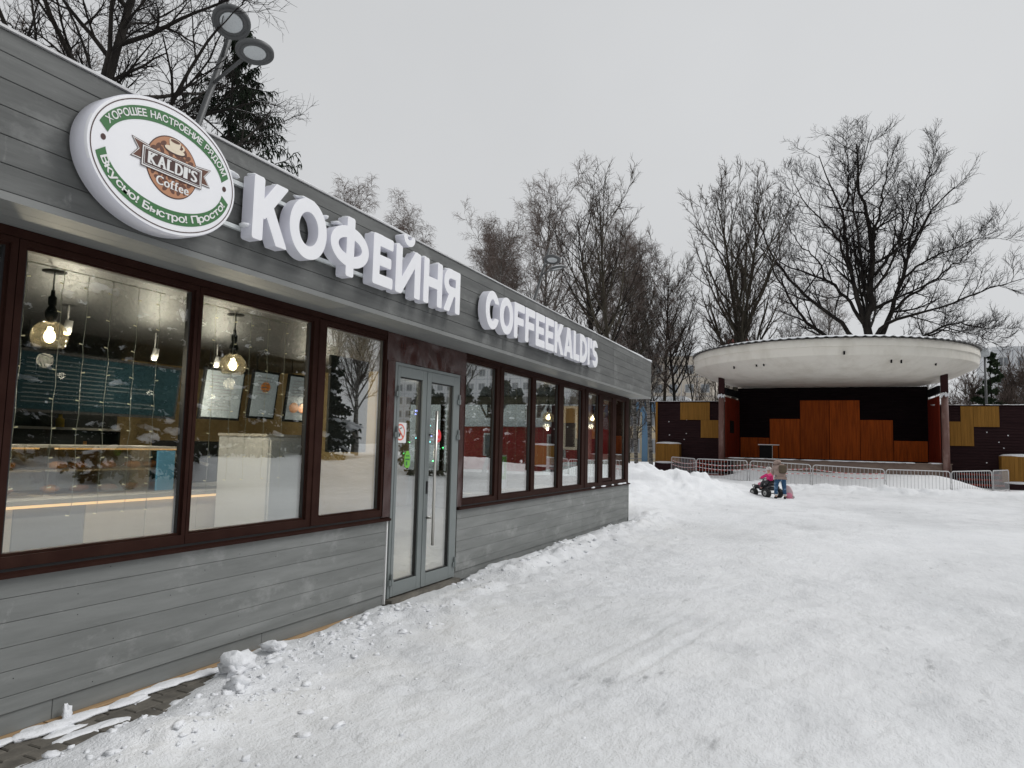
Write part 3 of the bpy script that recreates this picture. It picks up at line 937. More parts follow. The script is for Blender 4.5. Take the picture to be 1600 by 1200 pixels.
gs = thing('green_sticker', (PX, 6.165, 1.30), 'lime green bottle-shaped sticker on left door leaf', 'sticker')
MB().prism([(6.115, 1.33), (6.14, 1.305), (6.19, 1.305), (6.215, 1.33), (6.218, 1.42), (6.20, 1.455), (6.185, 1.475), (6.145, 1.475), (6.13, 1.455), (6.112, 1.42)], pplane, 0, .0015).build('sticker_face', M['lime'], gs)
mb = MB()
for y_, z_, w2, h2 in ((6.165, 1.425, .034, .006), (6.165, 1.39, .04, .008), (6.15, 1.35, .016, .02)): mb.prism([(y_ - w2, z_ - h2), (y_ + w2, z_ - h2), (y_ + w2, z_ + h2), (y_ - w2, z_ + h2)], pplane, .0018, .0026)
mb.build('print', M['green'], gs)
rs = thing('red_sticker', (PX, 6.77, 1.56), 'small red oval sticker beside the pull bar on right door leaf', 'sticker')
MB().prism(disc_poly(6.775, 1.64, .062, .070), pplane, 0, .0015).build('sticker_face', M['red'], rs)
mb = MB(); mb.prism(disc_poly(6.775, 1.662, .016, .02, 16), pplane, .0018, .0026); mb.prism([(6.745, 1.60), (6.805, 1.60), (6.805, 1.612), (6.745, 1.612)], pplane, .0018, .0026)
mb.build('print', M['plpink'], rs)

# ------------------------------------------------------------------ lettering
_dg_cache = {}


def glyph(ch, offset=0.0, extrude=0.0, bevel=0.0, res=6):
    key = (ch, offset, extrude, bevel)
    if key in _dg_cache: return _dg_cache[key]
    c = bpy.data.curves.new('glyph', 'FONT')
    c.body = ch; c.size = 1; c.offset = offset; c.extrude = extrude; c.bevel_depth = bevel; c.bevel_resolution = 1; c.resolution_u = res
    o = bpy.data.objects.new('glyph', c); COL.objects.link(o)
    me = bpy.data.meshes.new_from_object(o.evaluated_get(bpy.context.evaluated_depsgraph_get()))
    Vg = [v.co.copy() for v in me.vertices]; Fg = [tuple(p.vertices) for p in me.polygons]
    bpy.data.objects.remove(o); bpy.data.curves.remove(c); bpy.data.meshes.remove(me)
    _dg_cache[key] = (Vg, Fg)
    return _dg_cache[key]


# block letters drawn as rounded strokes: distance field -> outline -> extruded curve
def _seg(x, y, ax, ay, bx, by, t, r=.035, ext=0.0):
    L = math.hypot(bx - ax, by - ay); ux, uy = (bx - ax) / L, (by - ay) / L; cx, cy = (ax + bx) / 2, (ay + by) / 2
    u = np.abs((x - cx) * ux + (y - cy) * uy) - L / 2 - ext + r; v = np.abs(-(x - cx) * uy + (y - cy) * ux) - t / 2 + r
    return np.hypot(np.maximum(u, 0), np.maximum(v, 0)) + np.minimum(np.maximum(u, v), 0) - r


def _ell(x, y, cx, cy, a, b): return (np.sqrt(((x - cx) / a) ** 2 + ((y - cy) / b) ** 2) - 1) * min(a, b)
def _ring(x, y, cx, cy, a, b, t): return np.maximum(_ell(x, y, cx, cy, a, b), -_ell(x, y, cx, cy, a - t, b - t))


def letter_field(ch, x, y):
    """returns field and nominal width; letters are one unit tall"""
    t = .205; mn = np.minimum; mx = np.maximum
    slab = np.abs(y - .5) - .5
    if ch in 'КK':
        d = _seg(x, y, t / 2, 0, t / 2, 1, t); k = mn(_seg(x, y, .16, .42, .66, 1.06, t, .02), _seg(x, y, .30, .60, .68, -.06, t, .02)); return mn(d, mx(mx(k, slab), t * .5 - x)), .76
    if ch in 'ОO': w = .92 if ch == 'О' else .80; return _ring(x, y, w / 2, .5, w / 2, .515, t), w
    if ch == 'Ф': return mn(_ring(x, y, .55, .5, .55, .37, t * .95), _seg(x, y, .55, -.05, .55, 1.05, t)), 1.1
    if ch in 'ЕEF':
        d = mn(_seg(x, y, t / 2, 0, t / 2, 1, t), mn(_seg(x, y, .03, 1 - t / 2, .66, 1 - t / 2, t), _seg(x, y, .05, .5, .60, .5, t * .95)))
        return (d if ch == 'F' else mn(d, _seg(x, y, .03, t / 2, .67, t / 2, t))), .67
    if ch == 'Й':
        w = .92; d = mn(_seg(x, y, t / 2, 0, t / 2, 1, t), _seg(x, y, w - t / 2, 0, w - t / 2, 1, t)); g = mx(_seg(x, y, t * .5, .02, w - t * .5, .98, t * .92, .01), mx(slab, np.abs(x - w / 2) - w / 2 + .02))
        br = mx(_ring(x, y, w / 2, 1.27, .205, .185, .115), y - 1.25); br = mn(br, mn(_ell(x, y, w / 2 - .147, 1.25, .058, .05), _ell(x, y, w / 2 + .147, 1.25, .058, .05)))
        return mn(mn(d, g), br), w
    if ch == 'Н': w = .82; return mn(mn(_seg(x, y, t / 2, 0, t / 2, 1, t), _seg(x, y, w - t / 2, 0, w - t / 2, 1, t)), _seg(x, y, .1, .5, w - .1, .5, t)), w
    if ch == 'Я':
        w = .76; d = _seg(x, y, w - t / 2, 0, w - t / 2, 1, t); b = mx(_ring(x, y, .33, .695, .33, .305, t * .95), x - .34); e = mn(_seg(x, y, .32, 1 - t * .475, w - .05, 1 - t * .475, t * .95), _seg(x, y, .32, .39 + t * .475, w - .05, .39 + t * .475, t * .95))
        return mn(mn(d, b), mn(e, mx(_seg(x, y, .10, -.05, .40, .48, t, .02), slab))), w
    if ch == 'C': return mx(_ring(x, y, .40, .5, .40, .515, t), np.minimum(x - .50, .215 - np.abs(y - .5))), .72
    if ch == 'A': w = .80; k = mn(_seg(x, y, .09, -.05, w / 2 - .02, 1.02, t, .02), _seg(x, y, w - .09, -.05, w / 2 + .02, 1.02, t, .02)); return mn(mx(k, slab), _seg(x, y, .2, .28, w - .2, .28, t * .9)), w
    if ch == 'L': return mn(_seg(x, y, t / 2, 0, t / 2, 1, t), _seg(x, y, .03, t / 2, .58, t / 2, t)), .58
    if ch == 'D': return mn(_seg(x, y, t / 2, 0, t / 2, 1, t), mx(_ring(x, y, .22, .5, .52, .5, t), .10 - x)), .74
    if ch == 'I': return _seg(x, y, t / 2, 0, t / 2, 1, t), t
    if ch == "'": return _seg(x, y, .09, .68, .09, 1, .17), .18
    if ch == 'S':
        b = (1 + t) / 4; u = mx(_ring(x, y, .31, 1 - b, .31, b, t), np.minimum(x - .31, (1 - b + .09) - y)); l = mx(_ring(x, y, .31, b, .31, b, t), np.minimum(.31 - x, y - (b - .09)))
        return mn(u, l), .62


def contour_loops(Fv, xs_, ys_):
    segs = {}
    ny_, nx_ = Fv.shape
    def ip(p, q, a, b): k = a / (a - b); return (round(p[0] + (q[0] - p[0]) * k, 6), round(p[1] + (q[1] - p[1]) * k, 6))
    ins = Fv < 0
    mixd = ins[:-1, :-1].astype(int) + ins[:-1, 1:] + ins[1:, :-1] + ins[1:, 1:]
    for j, i in zip(*np.nonzero((mixd > 0) & (mixd < 4))):
        P = [(xs_[i], ys_[j]), (xs_[i + 1], ys_[j]), (xs_[i + 1], ys_[j + 1]), (xs_[i], ys_[j + 1])]
        v = [Fv[j, i], Fv[j, i + 1], Fv[j + 1, i + 1], Fv[j + 1, i]]
        pts = []
        for a in range(4):
            b = (a + 1) % 4
            if (v[a] < 0) != (v[b] < 0): pts.append((ip(P[a], P[b], v[a], v[b]), v[a] < 0))
        outs = [p for p, s in pts if s]; inn = [p for p, s in pts if not s]
        for o_, n_ in zip(outs, inn): segs[o_] = n_
    loops = []
    while segs:
        s, e = segs.popitem(); lp = [s]
        while e in segs and e != s:
            lp.append(e); e = segs.pop(e)
        if len(lp) > 6: loops.append(lp)
    return loops


_lt = {}


def block_letter(ch):
    if ch in _lt: return _lt[ch]
    xs_ = np.arange(-.10, 1.28, .0125) + 1e-4; ys_ = np.arange(-.12, 1.42, .0125) + 1e-4
    Xg, Yg = np.meshgrid(xs_, ys_)
    Fv, w = letter_field(ch, Xg, Yg)
    c = bpy.data.curves.new('glyph', 'CURVE'); c.dimensions = '2D'; c.fill_mode = 'BOTH'; c.extrude = .5 - .03; c.bevel_depth = .012; c.bevel_resolution = 2
    for lp in contour_loops(Fv, xs_, ys_):
        s = c.splines.new('POLY'); s.points.add(len(lp) - 1); s.use_cyclic_u = True
        for p, q in zip(s.points, lp): p.co = (q[0], q[1], 0, 1)
    o = bpy.data.objects.new('glyph', c); COL.objects.link(o)
    me = bpy.data.meshes.new_from_object(o.evaluated_get(bpy.context.evaluated_depsgraph_get()))
    Vg = [v.co.copy() for v in me.vertices]; Fg = [tuple(p.vertices) for p in me.polygons]
    bpy.data.objects.remove(o); bpy.data.curves.remove(c); bpy.data.meshes.remove(me)
    _lt[ch] = (Vg, Fg, w)
    return _lt[ch]


def letter3d(name, ch, ya, yb, za, zb, xb, xf, parent):
    Vg, Fg, _w = block_letter(ch)
    x0 = min(v.x for v in Vg); x1 = max(v.x for v in Vg); y0 = min(v.y for v in Vg); y1 = max(v.y for v in Vg)
    z0 = min(v.z for v in Vg); z1 = max(v.z for v in Vg)
    mb = MB()
    mb.add([(xb + (v.z - z0) / (z1 - z0) * (xf - xb), ya + (v.x - x0) / (x1 - x0) * (yb - ya), za + (v.y - y0) / (y1 - y0) * (zb - za)) for v in Vg], Fg)
    me = mb.mesh(name, [M['sign_white'], M['sign_side']], OFF[parent.name], bm_fix=True)
    for p in me.polygons:
        p.material_index = 0 if abs(p.normal.x) > .5 else 1
    return link(name, me, parent)


LB, LF = -3.43, -3.335
sg = thing('lettering_sign', (-3.43, 4.75, 2.83), 'large white raised Cyrillic lettering for coffee house on the fascia', 'sign')
for ch, a, b, za, zb in (('К', 3.352, 3.672, 2.832, 3.252), ('О', 3.69, 4.082, 2.826, 3.258), ('Ф', 4.128, 4.605, 2.81, 3.275), ('Е', 4.665, 4.955, 2.832, 3.252),
                         ('Й', 4.995, 5.395, 2.832, 3.368), ('Н', 5.452, 5.792, 2.832, 3.252), ('Я', 5.825, 6.150, 2.832, 3.252)):
    o = letter3d('letter', ch, a, b, za, zb, LB, LF, sg)
for z in (2.90, 3.185):
    MB().box(-3.458, -3.432, 3.05, 6.10, z - .013, z + .013).build('mounting_rail', M['rail'], sg)
mb = MB(); mb.cs = True
for (y, z, l) in ((3.40, 3.255, .05), (3.60, 3.252, .05), (3.53, 3.06, .03), (3.885, 3.262, .10), (3.885, 2.915, .06), (4.37, 3.275, .04), (4.25, 3.20, .05), (4.80, 3.255, .12), (5.2, 3.372, .06), (5.06, 3.255, .04), (5.36, 3.255, .04), (5.50, 3.255, .04), (5.76, 3.255, .03), (6.0, 3.255, .10), (3.2, 3.20, .08), (4.1, 3.2, .03), (3.34, 2.915, .03)):
    mb.ellipsoid((-3.39, y, z), .042, l, .016, 10, 6, bump=.4, seed=y * 3)
mb.build('sign_snow', M['snow'], sg)['kind'] = 'stuff'

sg2 = thing('lettering_sign', (-3.43, 8.75, 2.81), 'smaller white raised Latin lettering on the far half of the fascia', 'sign')
word = "COFFEEKALDI'S"
wd = []
for ch in word:
    wd.append(block_letter(ch)[2])
gap = .055
tot = sum(wd) + gap * (len(word) - 1)
sc_ = (10.80 - 6.735) / tot
y = 6.735
for ch, w_ in zip(word, wd):
    za, zb = (2.815, 3.238)
    if ch == "'": za = 3.085
    letter3d('letter', ch, y, y + w_ * sc_, za, zb, LB, LF, sg2)
    y += (w_ + gap) * sc_
for z in (2.90, 3.16):
    MB().box(-3.458, -3.432, 6.80, 10.72, z - .011, z + .011).build('mounting_rail', M['rail'], sg2)

# ------------------------------------------------------------------ oval sign
OC = (2.692, 3.031)
sg3 = thing('oval_sign', (-3.44, OC[0], 2.67), 'oval white lightbox sign with green bands and round coffee emblem', 'sign')
SX = -3.310
OA, OB = .482, .362


def splane(u, v, d): return (SX + d, OC[0] + u, OC[1] + v)


mb = MB(); n = 96; mb.cs = True
prof = [(-.125, .985), (-.120, 1.0), (-.012, 1.0), (0, .985)]
V = []
for d, s in prof:
    for i in range(n):
        a = 2 * math.pi * i / n
        V.append(splane(OA * s * math.cos(a), OB * s * math.sin(a), d))
Fo = [(j * n + i, j * n + (i + 1) % n, (j + 1) * n + (i + 1) % n, (j + 1) * n + i) for j in range(3) for i in range(n)]
mb.add(V, Fo); mb.cs = False
mb.add([V[i] for i in range(n)], [tuple(range(n))]); mb.add([V[3 * n + i] for i in range(n)], [tuple(range(n))])
body = mb.build('lightbox', [M['sign_white'], M['sign_side']], sg3)
for p in body.data.polygons: p.material_index = 0 if abs(p.normal.x) > .5 else 1


def ell(a, b, a0, a1, n=60, cu=0, cv=0): return [(cu + a * math.cos(a0 + (a1 - a0) * i / n), cv + b * math.sin(a0 + (a1 - a0) * i / n)) for i in range(n + 1)]


mb = MB(); band(mb, ell(.461, .341, 0, 2 * math.pi, 120), ell(.456, .336, 0, 2 * math.pi, 120), splane, .0005, .002); mb.build('outline_ring', M['pbrown'], sg3)
# green bands between two ellipses
GO, GI = (.438, .303), (.380, .228)
lo, hi = R(17.5), R(162.5)
bt = MB(); band(bt, ell(*GO, lo, hi), ell(*GI, R(13.0), R(167.0)), splane, .0005, .0020); bt.build('green_band', M['green'], sg3)
bt = MB(); band(bt, ell(*GO, -R(12.5), -R(167.5)), ell(*GI, -R(7), -R(173.0)), splane, .0005, .0020); bt.build('green_band', M['green'], sg3)
for u in (-.392, .392):
    mb = MB(); mb.prism(disc_poly(u, .018, .014, .016, 20), splane, .0005, .002); mb.build('dot', M['pbrown'], sg3)


def arc_text(txt, A, B, t0, t1, size, d, bold, flip=False, wsc=1.0, bw2=.024):
    """letters standing on the ellipse (A,B), from angle t0 to t1, spaced by arc length"""
    N = 400
    ts = [t0 + (t1 - t0) * i / N for i in range(N + 1)]
    P = [(A * math.cos(t), B * math.sin(t)) for t in ts]
    S = [0]
    for i in range(N): S.append(S[-1] + math.hypot(P[i + 1][0] - P[i][0], P[i + 1][1] - P[i][1]))
    adv = []
    for ch in txt:
        if ch == ' ': adv.append(.34); continue
        Vg, _ = glyph(ch, bold, 0, 0, 3)
        adv.append(max(v.x for v in Vg) - min(v.x for v in Vg) + .07)
    k = S[-1] / sum(adv)
    mb = MB(); s = 0; li = 0
    for ch, w in zip(txt, adv):
        li += 1
        if ch != ' ':
            sm = (s + w / 2) * k
            i = min(range(N + 1), key=lambda q: abs(S[q] - sm))
            i = max(1, min(N - 1, i))
            tx = P[i + 1][0] - P[i - 1][0]; ty = P[i + 1][1] - P[i - 1][1]
            L = math.hypot(tx, ty); tx /= L; ty /= L
            nx_, ny_ = -ty, tx
            Vg, Fg = glyph(ch, bold, 0, 0, 3)
            xm = (max(v.x for v in Vg) + min(v.x for v in Vg)) / 2
            V = []
            for q_, (sx_, sy_) in enumerate(((0, 0), (bw2, 0), (-bw2, 0), (0, bw2), (0, -bw2))):
                mb.add([splane(P[i][0] + tx * ((v.x - xm + sx_) * k * wsc) + nx_ * ((v.y + sy_) * size), P[i][1] + ty * ((v.x - xm + sx_) * k * wsc) + ny_ * ((v.y + sy_) * size), d + q_ * .00018 + (li % 3) * .00006) for v in Vg], Fg)
        s += w
    return mb


arc_text('ХОРОШЕЕ НАСТРОЕНИЕ РЯДОМ', .397, .247, R(157), R(21), .052, .0032, 0.0).build('lettering', M['pwhite'], sg3)
arc_text('Вкусно! Быстро! Просто!', .421, .283, -R(163), -R(17), .056, .0032, 0.0).build('lettering', M['pwhite'], sg3)
# emblem
CU, CV, CR = .022, .012, .166
mb = MB(); mb.prism(disc_poly(CU, CV, CR + .005, CR + .006, 60), splane, .0005, .0016); mb.build('emblem_rim', M['pbrown'], sg3)
mb = MB(); mb.prism(disc_poly(CU, CV, CR, CR, 60), splane, .0017, .0026); emb = mb.build('emblem_disc', M['ptan'], sg3)
mb = MB(); rg_ = random.Random(8)
cnt = 0
used_ = []
for tries in range(4000):
    u = rg_.uniform(-CR, CR); v = rg_.uniform(-CR, CR)
    if math.hypot(u, v) > CR - .024 or (-.050 < v < .060) or (abs(u) < .045 and .095 < v < .16): continue
    if any(math.hypot(u - p, v - q) < .027 for p, q in used_): continue
    used_.append((u, v))
    a = rg_.random() * 3.14; cnt += 1
    el = []
    for i in range(14):
        t = 2 * math.pi * i / 14; p, q = .021 * math.cos(t), .0125 * math.sin(t)
        el.append((CU + u + p * math.cos(a) - q * math.sin(a), CV + v + p * math.sin(a) + q * math.cos(a)))
    if max(math.hypot(e[0] - CU, e[1] - CV) for e in el) < CR - .003: mb.prism(el, splane, .0028, .0032 + cnt * .00001)
mb.build('coffee_beans', M['pbean'], emb)['kind'] = 'stuff'
# cup and saucer
mb = MB(); mb.prism(disc_poly(CU + .006, CV + .098, .073, .022, 30), splane, .0036, .0040); mb.build('saucer_edge', M['pbrown'], emb)
mb = MB(); mb.prism(disc_poly(CU + .006, CV + .102, .066, .018, 30), splane, .0041, .0045)
cup = [(-.034, .150), (.042, .150), (.040, .128), (.028, .104), (.014, .098), (-.008, .098), (-.022, .106), (-.032, .128)]
mb.prism([(CU + u, CV + v) for u, v in cup], splane, .0046, .0052)
band(mb, [(CU + .050 + .020 * math.cos(t * .5 - 1.5), CV + .128 + .017 * math.sin(t * .5 - 1.5)) for t in range(7)], [(CU + .048 + .011 * math.cos(t * .5 - 1.5), CV + .128 + .009 * math.sin(t * .5 - 1.5)) for t in range(7)], splane, .0046, .0052)
mb.prism(disc_poly(CU + .004, CV + .150, .038, .013, 30), splane, .0053, .0057)
mb.build('cup', M['pcream'], emb)
mb = MB(); mb.prism(disc_poly(CU + .004, CV + .150, .032, .0095, 30), splane, .0058, .0062); mb.build('coffee', M['pbean'], emb)
# ribbon: outlined tails, outlined plate
def ribbon(grow, d0, d1, m, name):
    g = grow
    for s in (-1, 1):
        c0 = CU; mb = MB()
        mb.prism([(c0 + s * (.150), .086 + g - .012), (c0 + s * (.252 + g * 1.6), .086 + g), (c0 + s * (.214 + g), .038), (c0 + s * (.252 + g * 1.6), -.010 - g), (c0 + s * .150, -.010 - g)][::s], splane, d0, d1)
        mb.build(name, m, sg3)
ribbon(.006, .0030, .0036, M['pbrown'], 'ribbon_edge'); ribbon(.002, .0037, .0041, M['pwhite'], 'ribbon_line'); ribbon(-.003, .0042, .0046, M['pbean'], 'ribbon_tail')
def rect(mb, hw, v0, v1, d0, d1): mb.prism([(CU - hw, v0), (CU + hw, v0), (CU + hw, v1), (CU - hw, v1)], splane, d0, d1)
for hw, v0, v1, d, m, nm in ((.199, -.046, .070, .0064, 'pbrown', 'plate_edge'), (.195, -.042, .066, .0072, 'pwhite', 'plate_line'), (.188, -.035, .059, .0080, 'pbrown', 'plate'), (.183, -.031, .055, .0086, 'pwhite', 'plate_line'), (.180, -.028, .052, .0092, 'pbrown', 'plate')):
    mb = MB(); rect(mb, hw, v0, v1, d - .0008, d); mb.build(nm, M[m], sg3)
# heavy serif lettering: sans strokes plus slab serifs
mb = MB()
txt = "KALDI'S"; ws = {'K': .056, 'A': .056, 'L': .048, 'D': .054, 'I': .028, "'": .014, 'S': .046}
u = CU - (sum(ws[c] for c in txt) + .004 * 6) / 2
vb, vt = -.020, .044
for c in txt:
    Vg, Fg = glyph(c, .0, 0, 0, 4)
    a0 = min(v.x for v in Vg); a1 = max(v.x for v in Vg); b0 = min(v.y for v in Vg); b1 = max(v.y for v in Vg)
    lo_, hi_ = (vb, vt) if c != "'" else (vt - .024, vt)
    W_ = ws[c]
    for q_, sh_ in enumerate((0, -.004, .004, -.002, .002)):
        mb.add([splane(u + .004 + sh_ + (v.x - a0) / (a1 - a0) * (W_ - .008), lo_ + (v.y - b0) / (b1 - b0) * (hi_ - lo_), .0100 + q_ * .0002) for v in Vg], Fg)
    sf = {'K': [(0, .026, 0), (.034, W_, 0), (0, .026, 1), (.034, W_, 1)], 'A': [(-.002, .020, 0), (.034, W_ + .002, 0)], 'L': [(0, .026, 0), (0, .026, 1)], 'D': [(0, .018, 0), (0, .018, 1)], 'I': [(0, W_, 0), (0, W_, 1)]}.get(c, [])
    for p, q, top in sf:
        z0 = vb if not top else vt - .006
        mb.prism([(u + p, z0), (u + q, z0), (u + q, z0 + .006), (u + p, z0 + .006)], splane, .0096, .0112)
    u += W_ + .004
mb.build('lettering', M['pwhite'], sg3)
mb = MB(); txt = 'Coffee'; u = CU - .098
for c in txt:
    Vg, Fg = glyph(c, .0, 0, 0, 4)
    k = .070
    a0 = min(v.x for v in Vg); w_ = max(v.x for v in Vg) - a0
    for q_, sh_ in enumerate((0, -.0022, .0022)):
        mb.add([splane(u + (v.x - a0) * k + sh_, CV - .122 + v.y * k, .0040 + q_ * .0002) for v in Vg], Fg)
    if c in 'f':
        mb.prism([(u + .0, CV - .122), (u + .020, CV - .122), (u + .020, CV - .117), (u + .0, CV - .117)], splane, .0036, .0048)
    u += w_ * k + .0075
mb.build('lettering', M['pwhite'], emb)
MB().box(-3.458, -3.436, 2.3, 3.06, 2.98, 3.01).build('mounting_rail', M['rail'], sg3)

# ------------------------------------------------------------------ cafe interior
part('interior_floor', MB().box(-9.6, -4.06, -1.6, 14.8, .0, .06), M['floor_in'])
part('interior_ceiling', MB().box(-9.6, -4.0, -1.6, 14.85, 2.70, 2.72), M['ceil'])
part('ceiling_profile', MB().box(-5.10, -5.06, -1.6, 14.7, 2.688, 2.699), M['white'])
part('ceiling_profile', MB().box(-6.9, -6.86, -1.6, 14.7, 2.688, 2.699), M['white'])
part('back_wall', MB().box(-9.6, -9.3, -1.6, 7.0, .06, 2.70), M['wall_dark'])
part('back_wall', MB().box(-9.6, -9.3, 7.0, 14.8, .06, 2.70), M['wall_ochre'])
ew = part('end_wall', MB().box(-9.6, -4.09, 14.80, 14.86, .0, .93).box(-9.6, -4.09, 14.80, 14.86, 2.50, 2.70), M['plank2'])
for x0, x1 in ((-4.17, -4.10), (-5.62, -5.53), (-7.05, -6.96), (-8.45, -8.36), (-9.6, -9.5)):
    part('end_window_post', MB().box(x0, x1, 14.79, 14.87, .932, 2.498), M['brown'], ew)
for x0, x1 in ((-5.53, -4.17), (-6.96, -5.62), (-8.36, -7.05), (-9.5, -8.45)):
    part('pane', MB().box(x0 + .001, x1 - .001, 14.822, 14.836, .933, 2.497), M['glass'], ew)
part('end_wall', MB().box(-9.6, -4.05, -1.7, -1.6, .0, 2.70), M['wall_dark'])
part('partition_wall', MB().box(-9.3, -6.4, 9.3, 9.42, .06, 2.70), M['wall_ochre'])

ct = thing('serving_counter', (-6.3, 4.0, .06), 'long beige serving counter with warm light strip behind the left windows', 'counter')
y = -1.2
i = 0
while y < 6.0:
    MB().cbox(-6.5, -5.90, y + .003, y + .597, .10, .955, .004).build('front_panel', M['cgrey'] if i in (8,) else M['counter'], ct); y += .6; i += 1
MB().cbox(-6.75, -5.80, -1.25, 6.05, .985, 1.03, .006).build('counter_top', M['ctop'], ct)
MB().box(-5.885, -5.86, -1.2, 6.0, .957, .983).build('light_strip', M['warm'], ct)
MB().box(-6.5, -5.93, -1.2, 6.0, .06, .098).build('plinth', M['black'], ct)
# display cases on the counter with pastries
rg_ = random.Random(21)
for k, y in enumerate((1.2, 2.6, 4.0)):
    lab = ['glazed pastry case on the counter, leftmost of three', 'glazed pastry case on the counter, middle of three', 'glazed pastry case on the counter, rightmost of three'][k]
    dc = thing('display_case', (-6.3, y + .6, 1.03), lab, 'display case', 'pastry cases on the counter')
    MB().box(-6.7, -6.66, y, y + 1.3, 1.03, 1.45).build('case_back', M['ctop'], dc)
    MB().box(-6.7, -6.0, y, y + 1.3, 1.44, 1.46).build('case_top', M['ctop'], dc)
    MB().box(-6.02, -6.015, y, y + 1.3, 1.035, 1.44).build('case_glass', M['lampglass'], dc)
    MB().box(-6.66, -6.05, y + .01, y + 1.29, 1.235, 1.245).build('shelf', M['white'], dc)
    MB().box(-6.1, -6.08, y + .02, y + 1.28, 1.425, 1.438).build('light_strip', M['warm'], dc)
    for z in (1.035, 1.247):
        for q in range(5):
            mb = MB(); mb.cs = True
            mb.ellipsoid((-6.22 - .1 * rg_.random(), y + .14 + q * .25, z + .035), .07, .085, .035, 10, 6, bump=.4, seed=q + z)
            tag(mb.build('pastry', M['pastry']), '%s golden pastry from the left on the %s shelf of the %s pastry case' % (('first', 'second', 'third', 'fourth', 'fifth')[q], 'lower' if z < 1.1 else 'upper', ('leftmost', 'middle', 'rightmost')[k]), 'pastry', 'pastries in the counter cases')
# shelves and goods behind
sh = thing('back_shelf', (-9.2, 3.5, .06), 'dark wall shelving with bottles and boxes behind the counter', 'shelf')
for z in (1.15, 1.62): MB().box(-9.3, -8.95, .6, 6.8, z, z + .03).build('shelf_board', M['ctop'], sh)
for y in (.6, 2.7, 4.8, 6.77): MB().box(-9.3, -8.95, y, y + .03, .06, 1.615).build('upright', M['black'], sh)
rg_ = random.Random(5)
yy = 1.0
for i in range(16):
    h = rg_.uniform(.14, .3); w = rg_.uniform(.05, .10); m = rg_.choice(['boxblue', 'boxyellow', 'pastry', 'ctop', 'white', 'orange', 'black'])
    z = 1.18 if i % 2 else 1.65
    mb = MB(); mb.cs = True
    mb.lathe([(w * .5, 0), (w * .52, h * .6), (w * .25, h * .75), (w * .22, h), (0, h)], (-9.1, yy, z), 12)
    tag(mb.build('bottle', M[m]), '%s bottle from the left on the %s board of the dark back shelving' % (('first', 'second', 'third', 'fourth', 'fifth', 'sixth', 'seventh', 'eighth')[i // 2], 'lower' if i % 2 else 'upper'), 'bottle', 'bottles on the back shelves')
    yy += .36
# menu boards hanging over the counter
def board(y0, y1, z0, z1, x, face, lab, lines=True, pics=0, lean=.12):
    t = thing('menu_board', (x, (y0 + y1) / 2, z0), lab, 'menu board', 'menu boards above the counter')
    def fn(u, v, d): return (x + d + (v - z0) * lean, u, v)
    MB().prism([(y0 - .03, z0 - .03), (y1 + .03, z0 - .03), (y1 + .03, z1 + .03), (y0 - .03, z1 + .03)], fn, -.03, 0).build('board_frame', M['black'], t)
    MB().prism([(y0, z0), (y1, z0), (y1, z1), (y0, z1)], fn, .002, .005).build('board_face', M[face], t)
    if lines:
        mb = MB(); rr = random.Random(int(y0 * 100))
        z = z1 - .07
        while z > z0 + (.05 if not pics else (z1 - z0) * .5):
            l = (y1 - y0) * rr.uniform(.45, .85)
            mb.prism([(y0 + .06, z), (y0 + .06 + l, z), (y0 + .06 + l, z + .012), (y0 + .06, z + .012)], fn, .006, .008); z -= .042
        mb.build('print', M['cgrey'] if face == 'menu_pale' else M['chalk'], t)
    for k in range(pics):
        mb = MB(); cy = y0 + (y1 - y0) * (.5 if pics == 1 else .3 + .4 * k)
        mb.prism(disc_poly(cy, z0 + (z1 - z0) * (.68 if k == 0 and pics == 1 else .28), (y1 - y0) * .2, (z1 - z0) * .12, 18), fn, .006, .008); mb.build('food_picture', M['orange'], t)
    MB().tube([(x, y0 + .1, z1), (x, y0 + .1, 2.70)], .006, 6).build('hanger', M['black'], t)
    return t


board(4.3, 6.15, 1.80, 2.36, -7.2, 'teal', 'wide dark teal menu board hanging behind the first window', True)
board(6.42, 7.02, 1.82, 2.40, -7.05, 'menu_pale', 'pale menu board with text, leftmost of the lit three', True)
board(7.12, 7.55, 1.86, 2.44, -6.95, 'menu_pale', 'pale menu board with a round food picture, middle of the lit three', True, 1)
board(7.68, 8.15, 1.84, 2.44, -6.85, 'menu_pale', 'pale menu board with two food pictures, rightmost of the lit three', True, 2)
# hanging blackboard behind the third window, with wires
bb = thing('hanging_blackboard', (-4.75, 6.3, 1.46), 'tall black board hung on wires behind the third window', 'board')
MB().cbox(-4.78, -4.75, 5.98, 6.66, 1.44, 2.46, .006).build('board_face', M['blackboard'], bb)
mb = MB()
for y in (6.08, 6.56): mb.tube([(-4.765, y, 2.46), (-4.765, (y + 6.32) / 2, 2.58), (-4.765, 6.32, 2.70)], .003, 5)
mb.build('wire', M['black'], bb)
# pale cabinet behind the second window
cb = thing('pale_cabinet', (-5.35, 5.75, .06), 'pale half-height cabinet behind the second window', 'cabinet')
MB().cbox(-5.7, -5.05, 5.45, 6.05, .06, 1.58, .006).build('carcass', M['cabinet'], cb)
MB().cbox(-5.05, -5.03, 5.47, 6.03, .12, 1.55, .004).build('cabinet_door', M['cabinet'], cb)
MB().box(-5.7, -5.05, 5.43, 6.07, 1.583, 1.61).build('worktop', M['ctop'], cb)
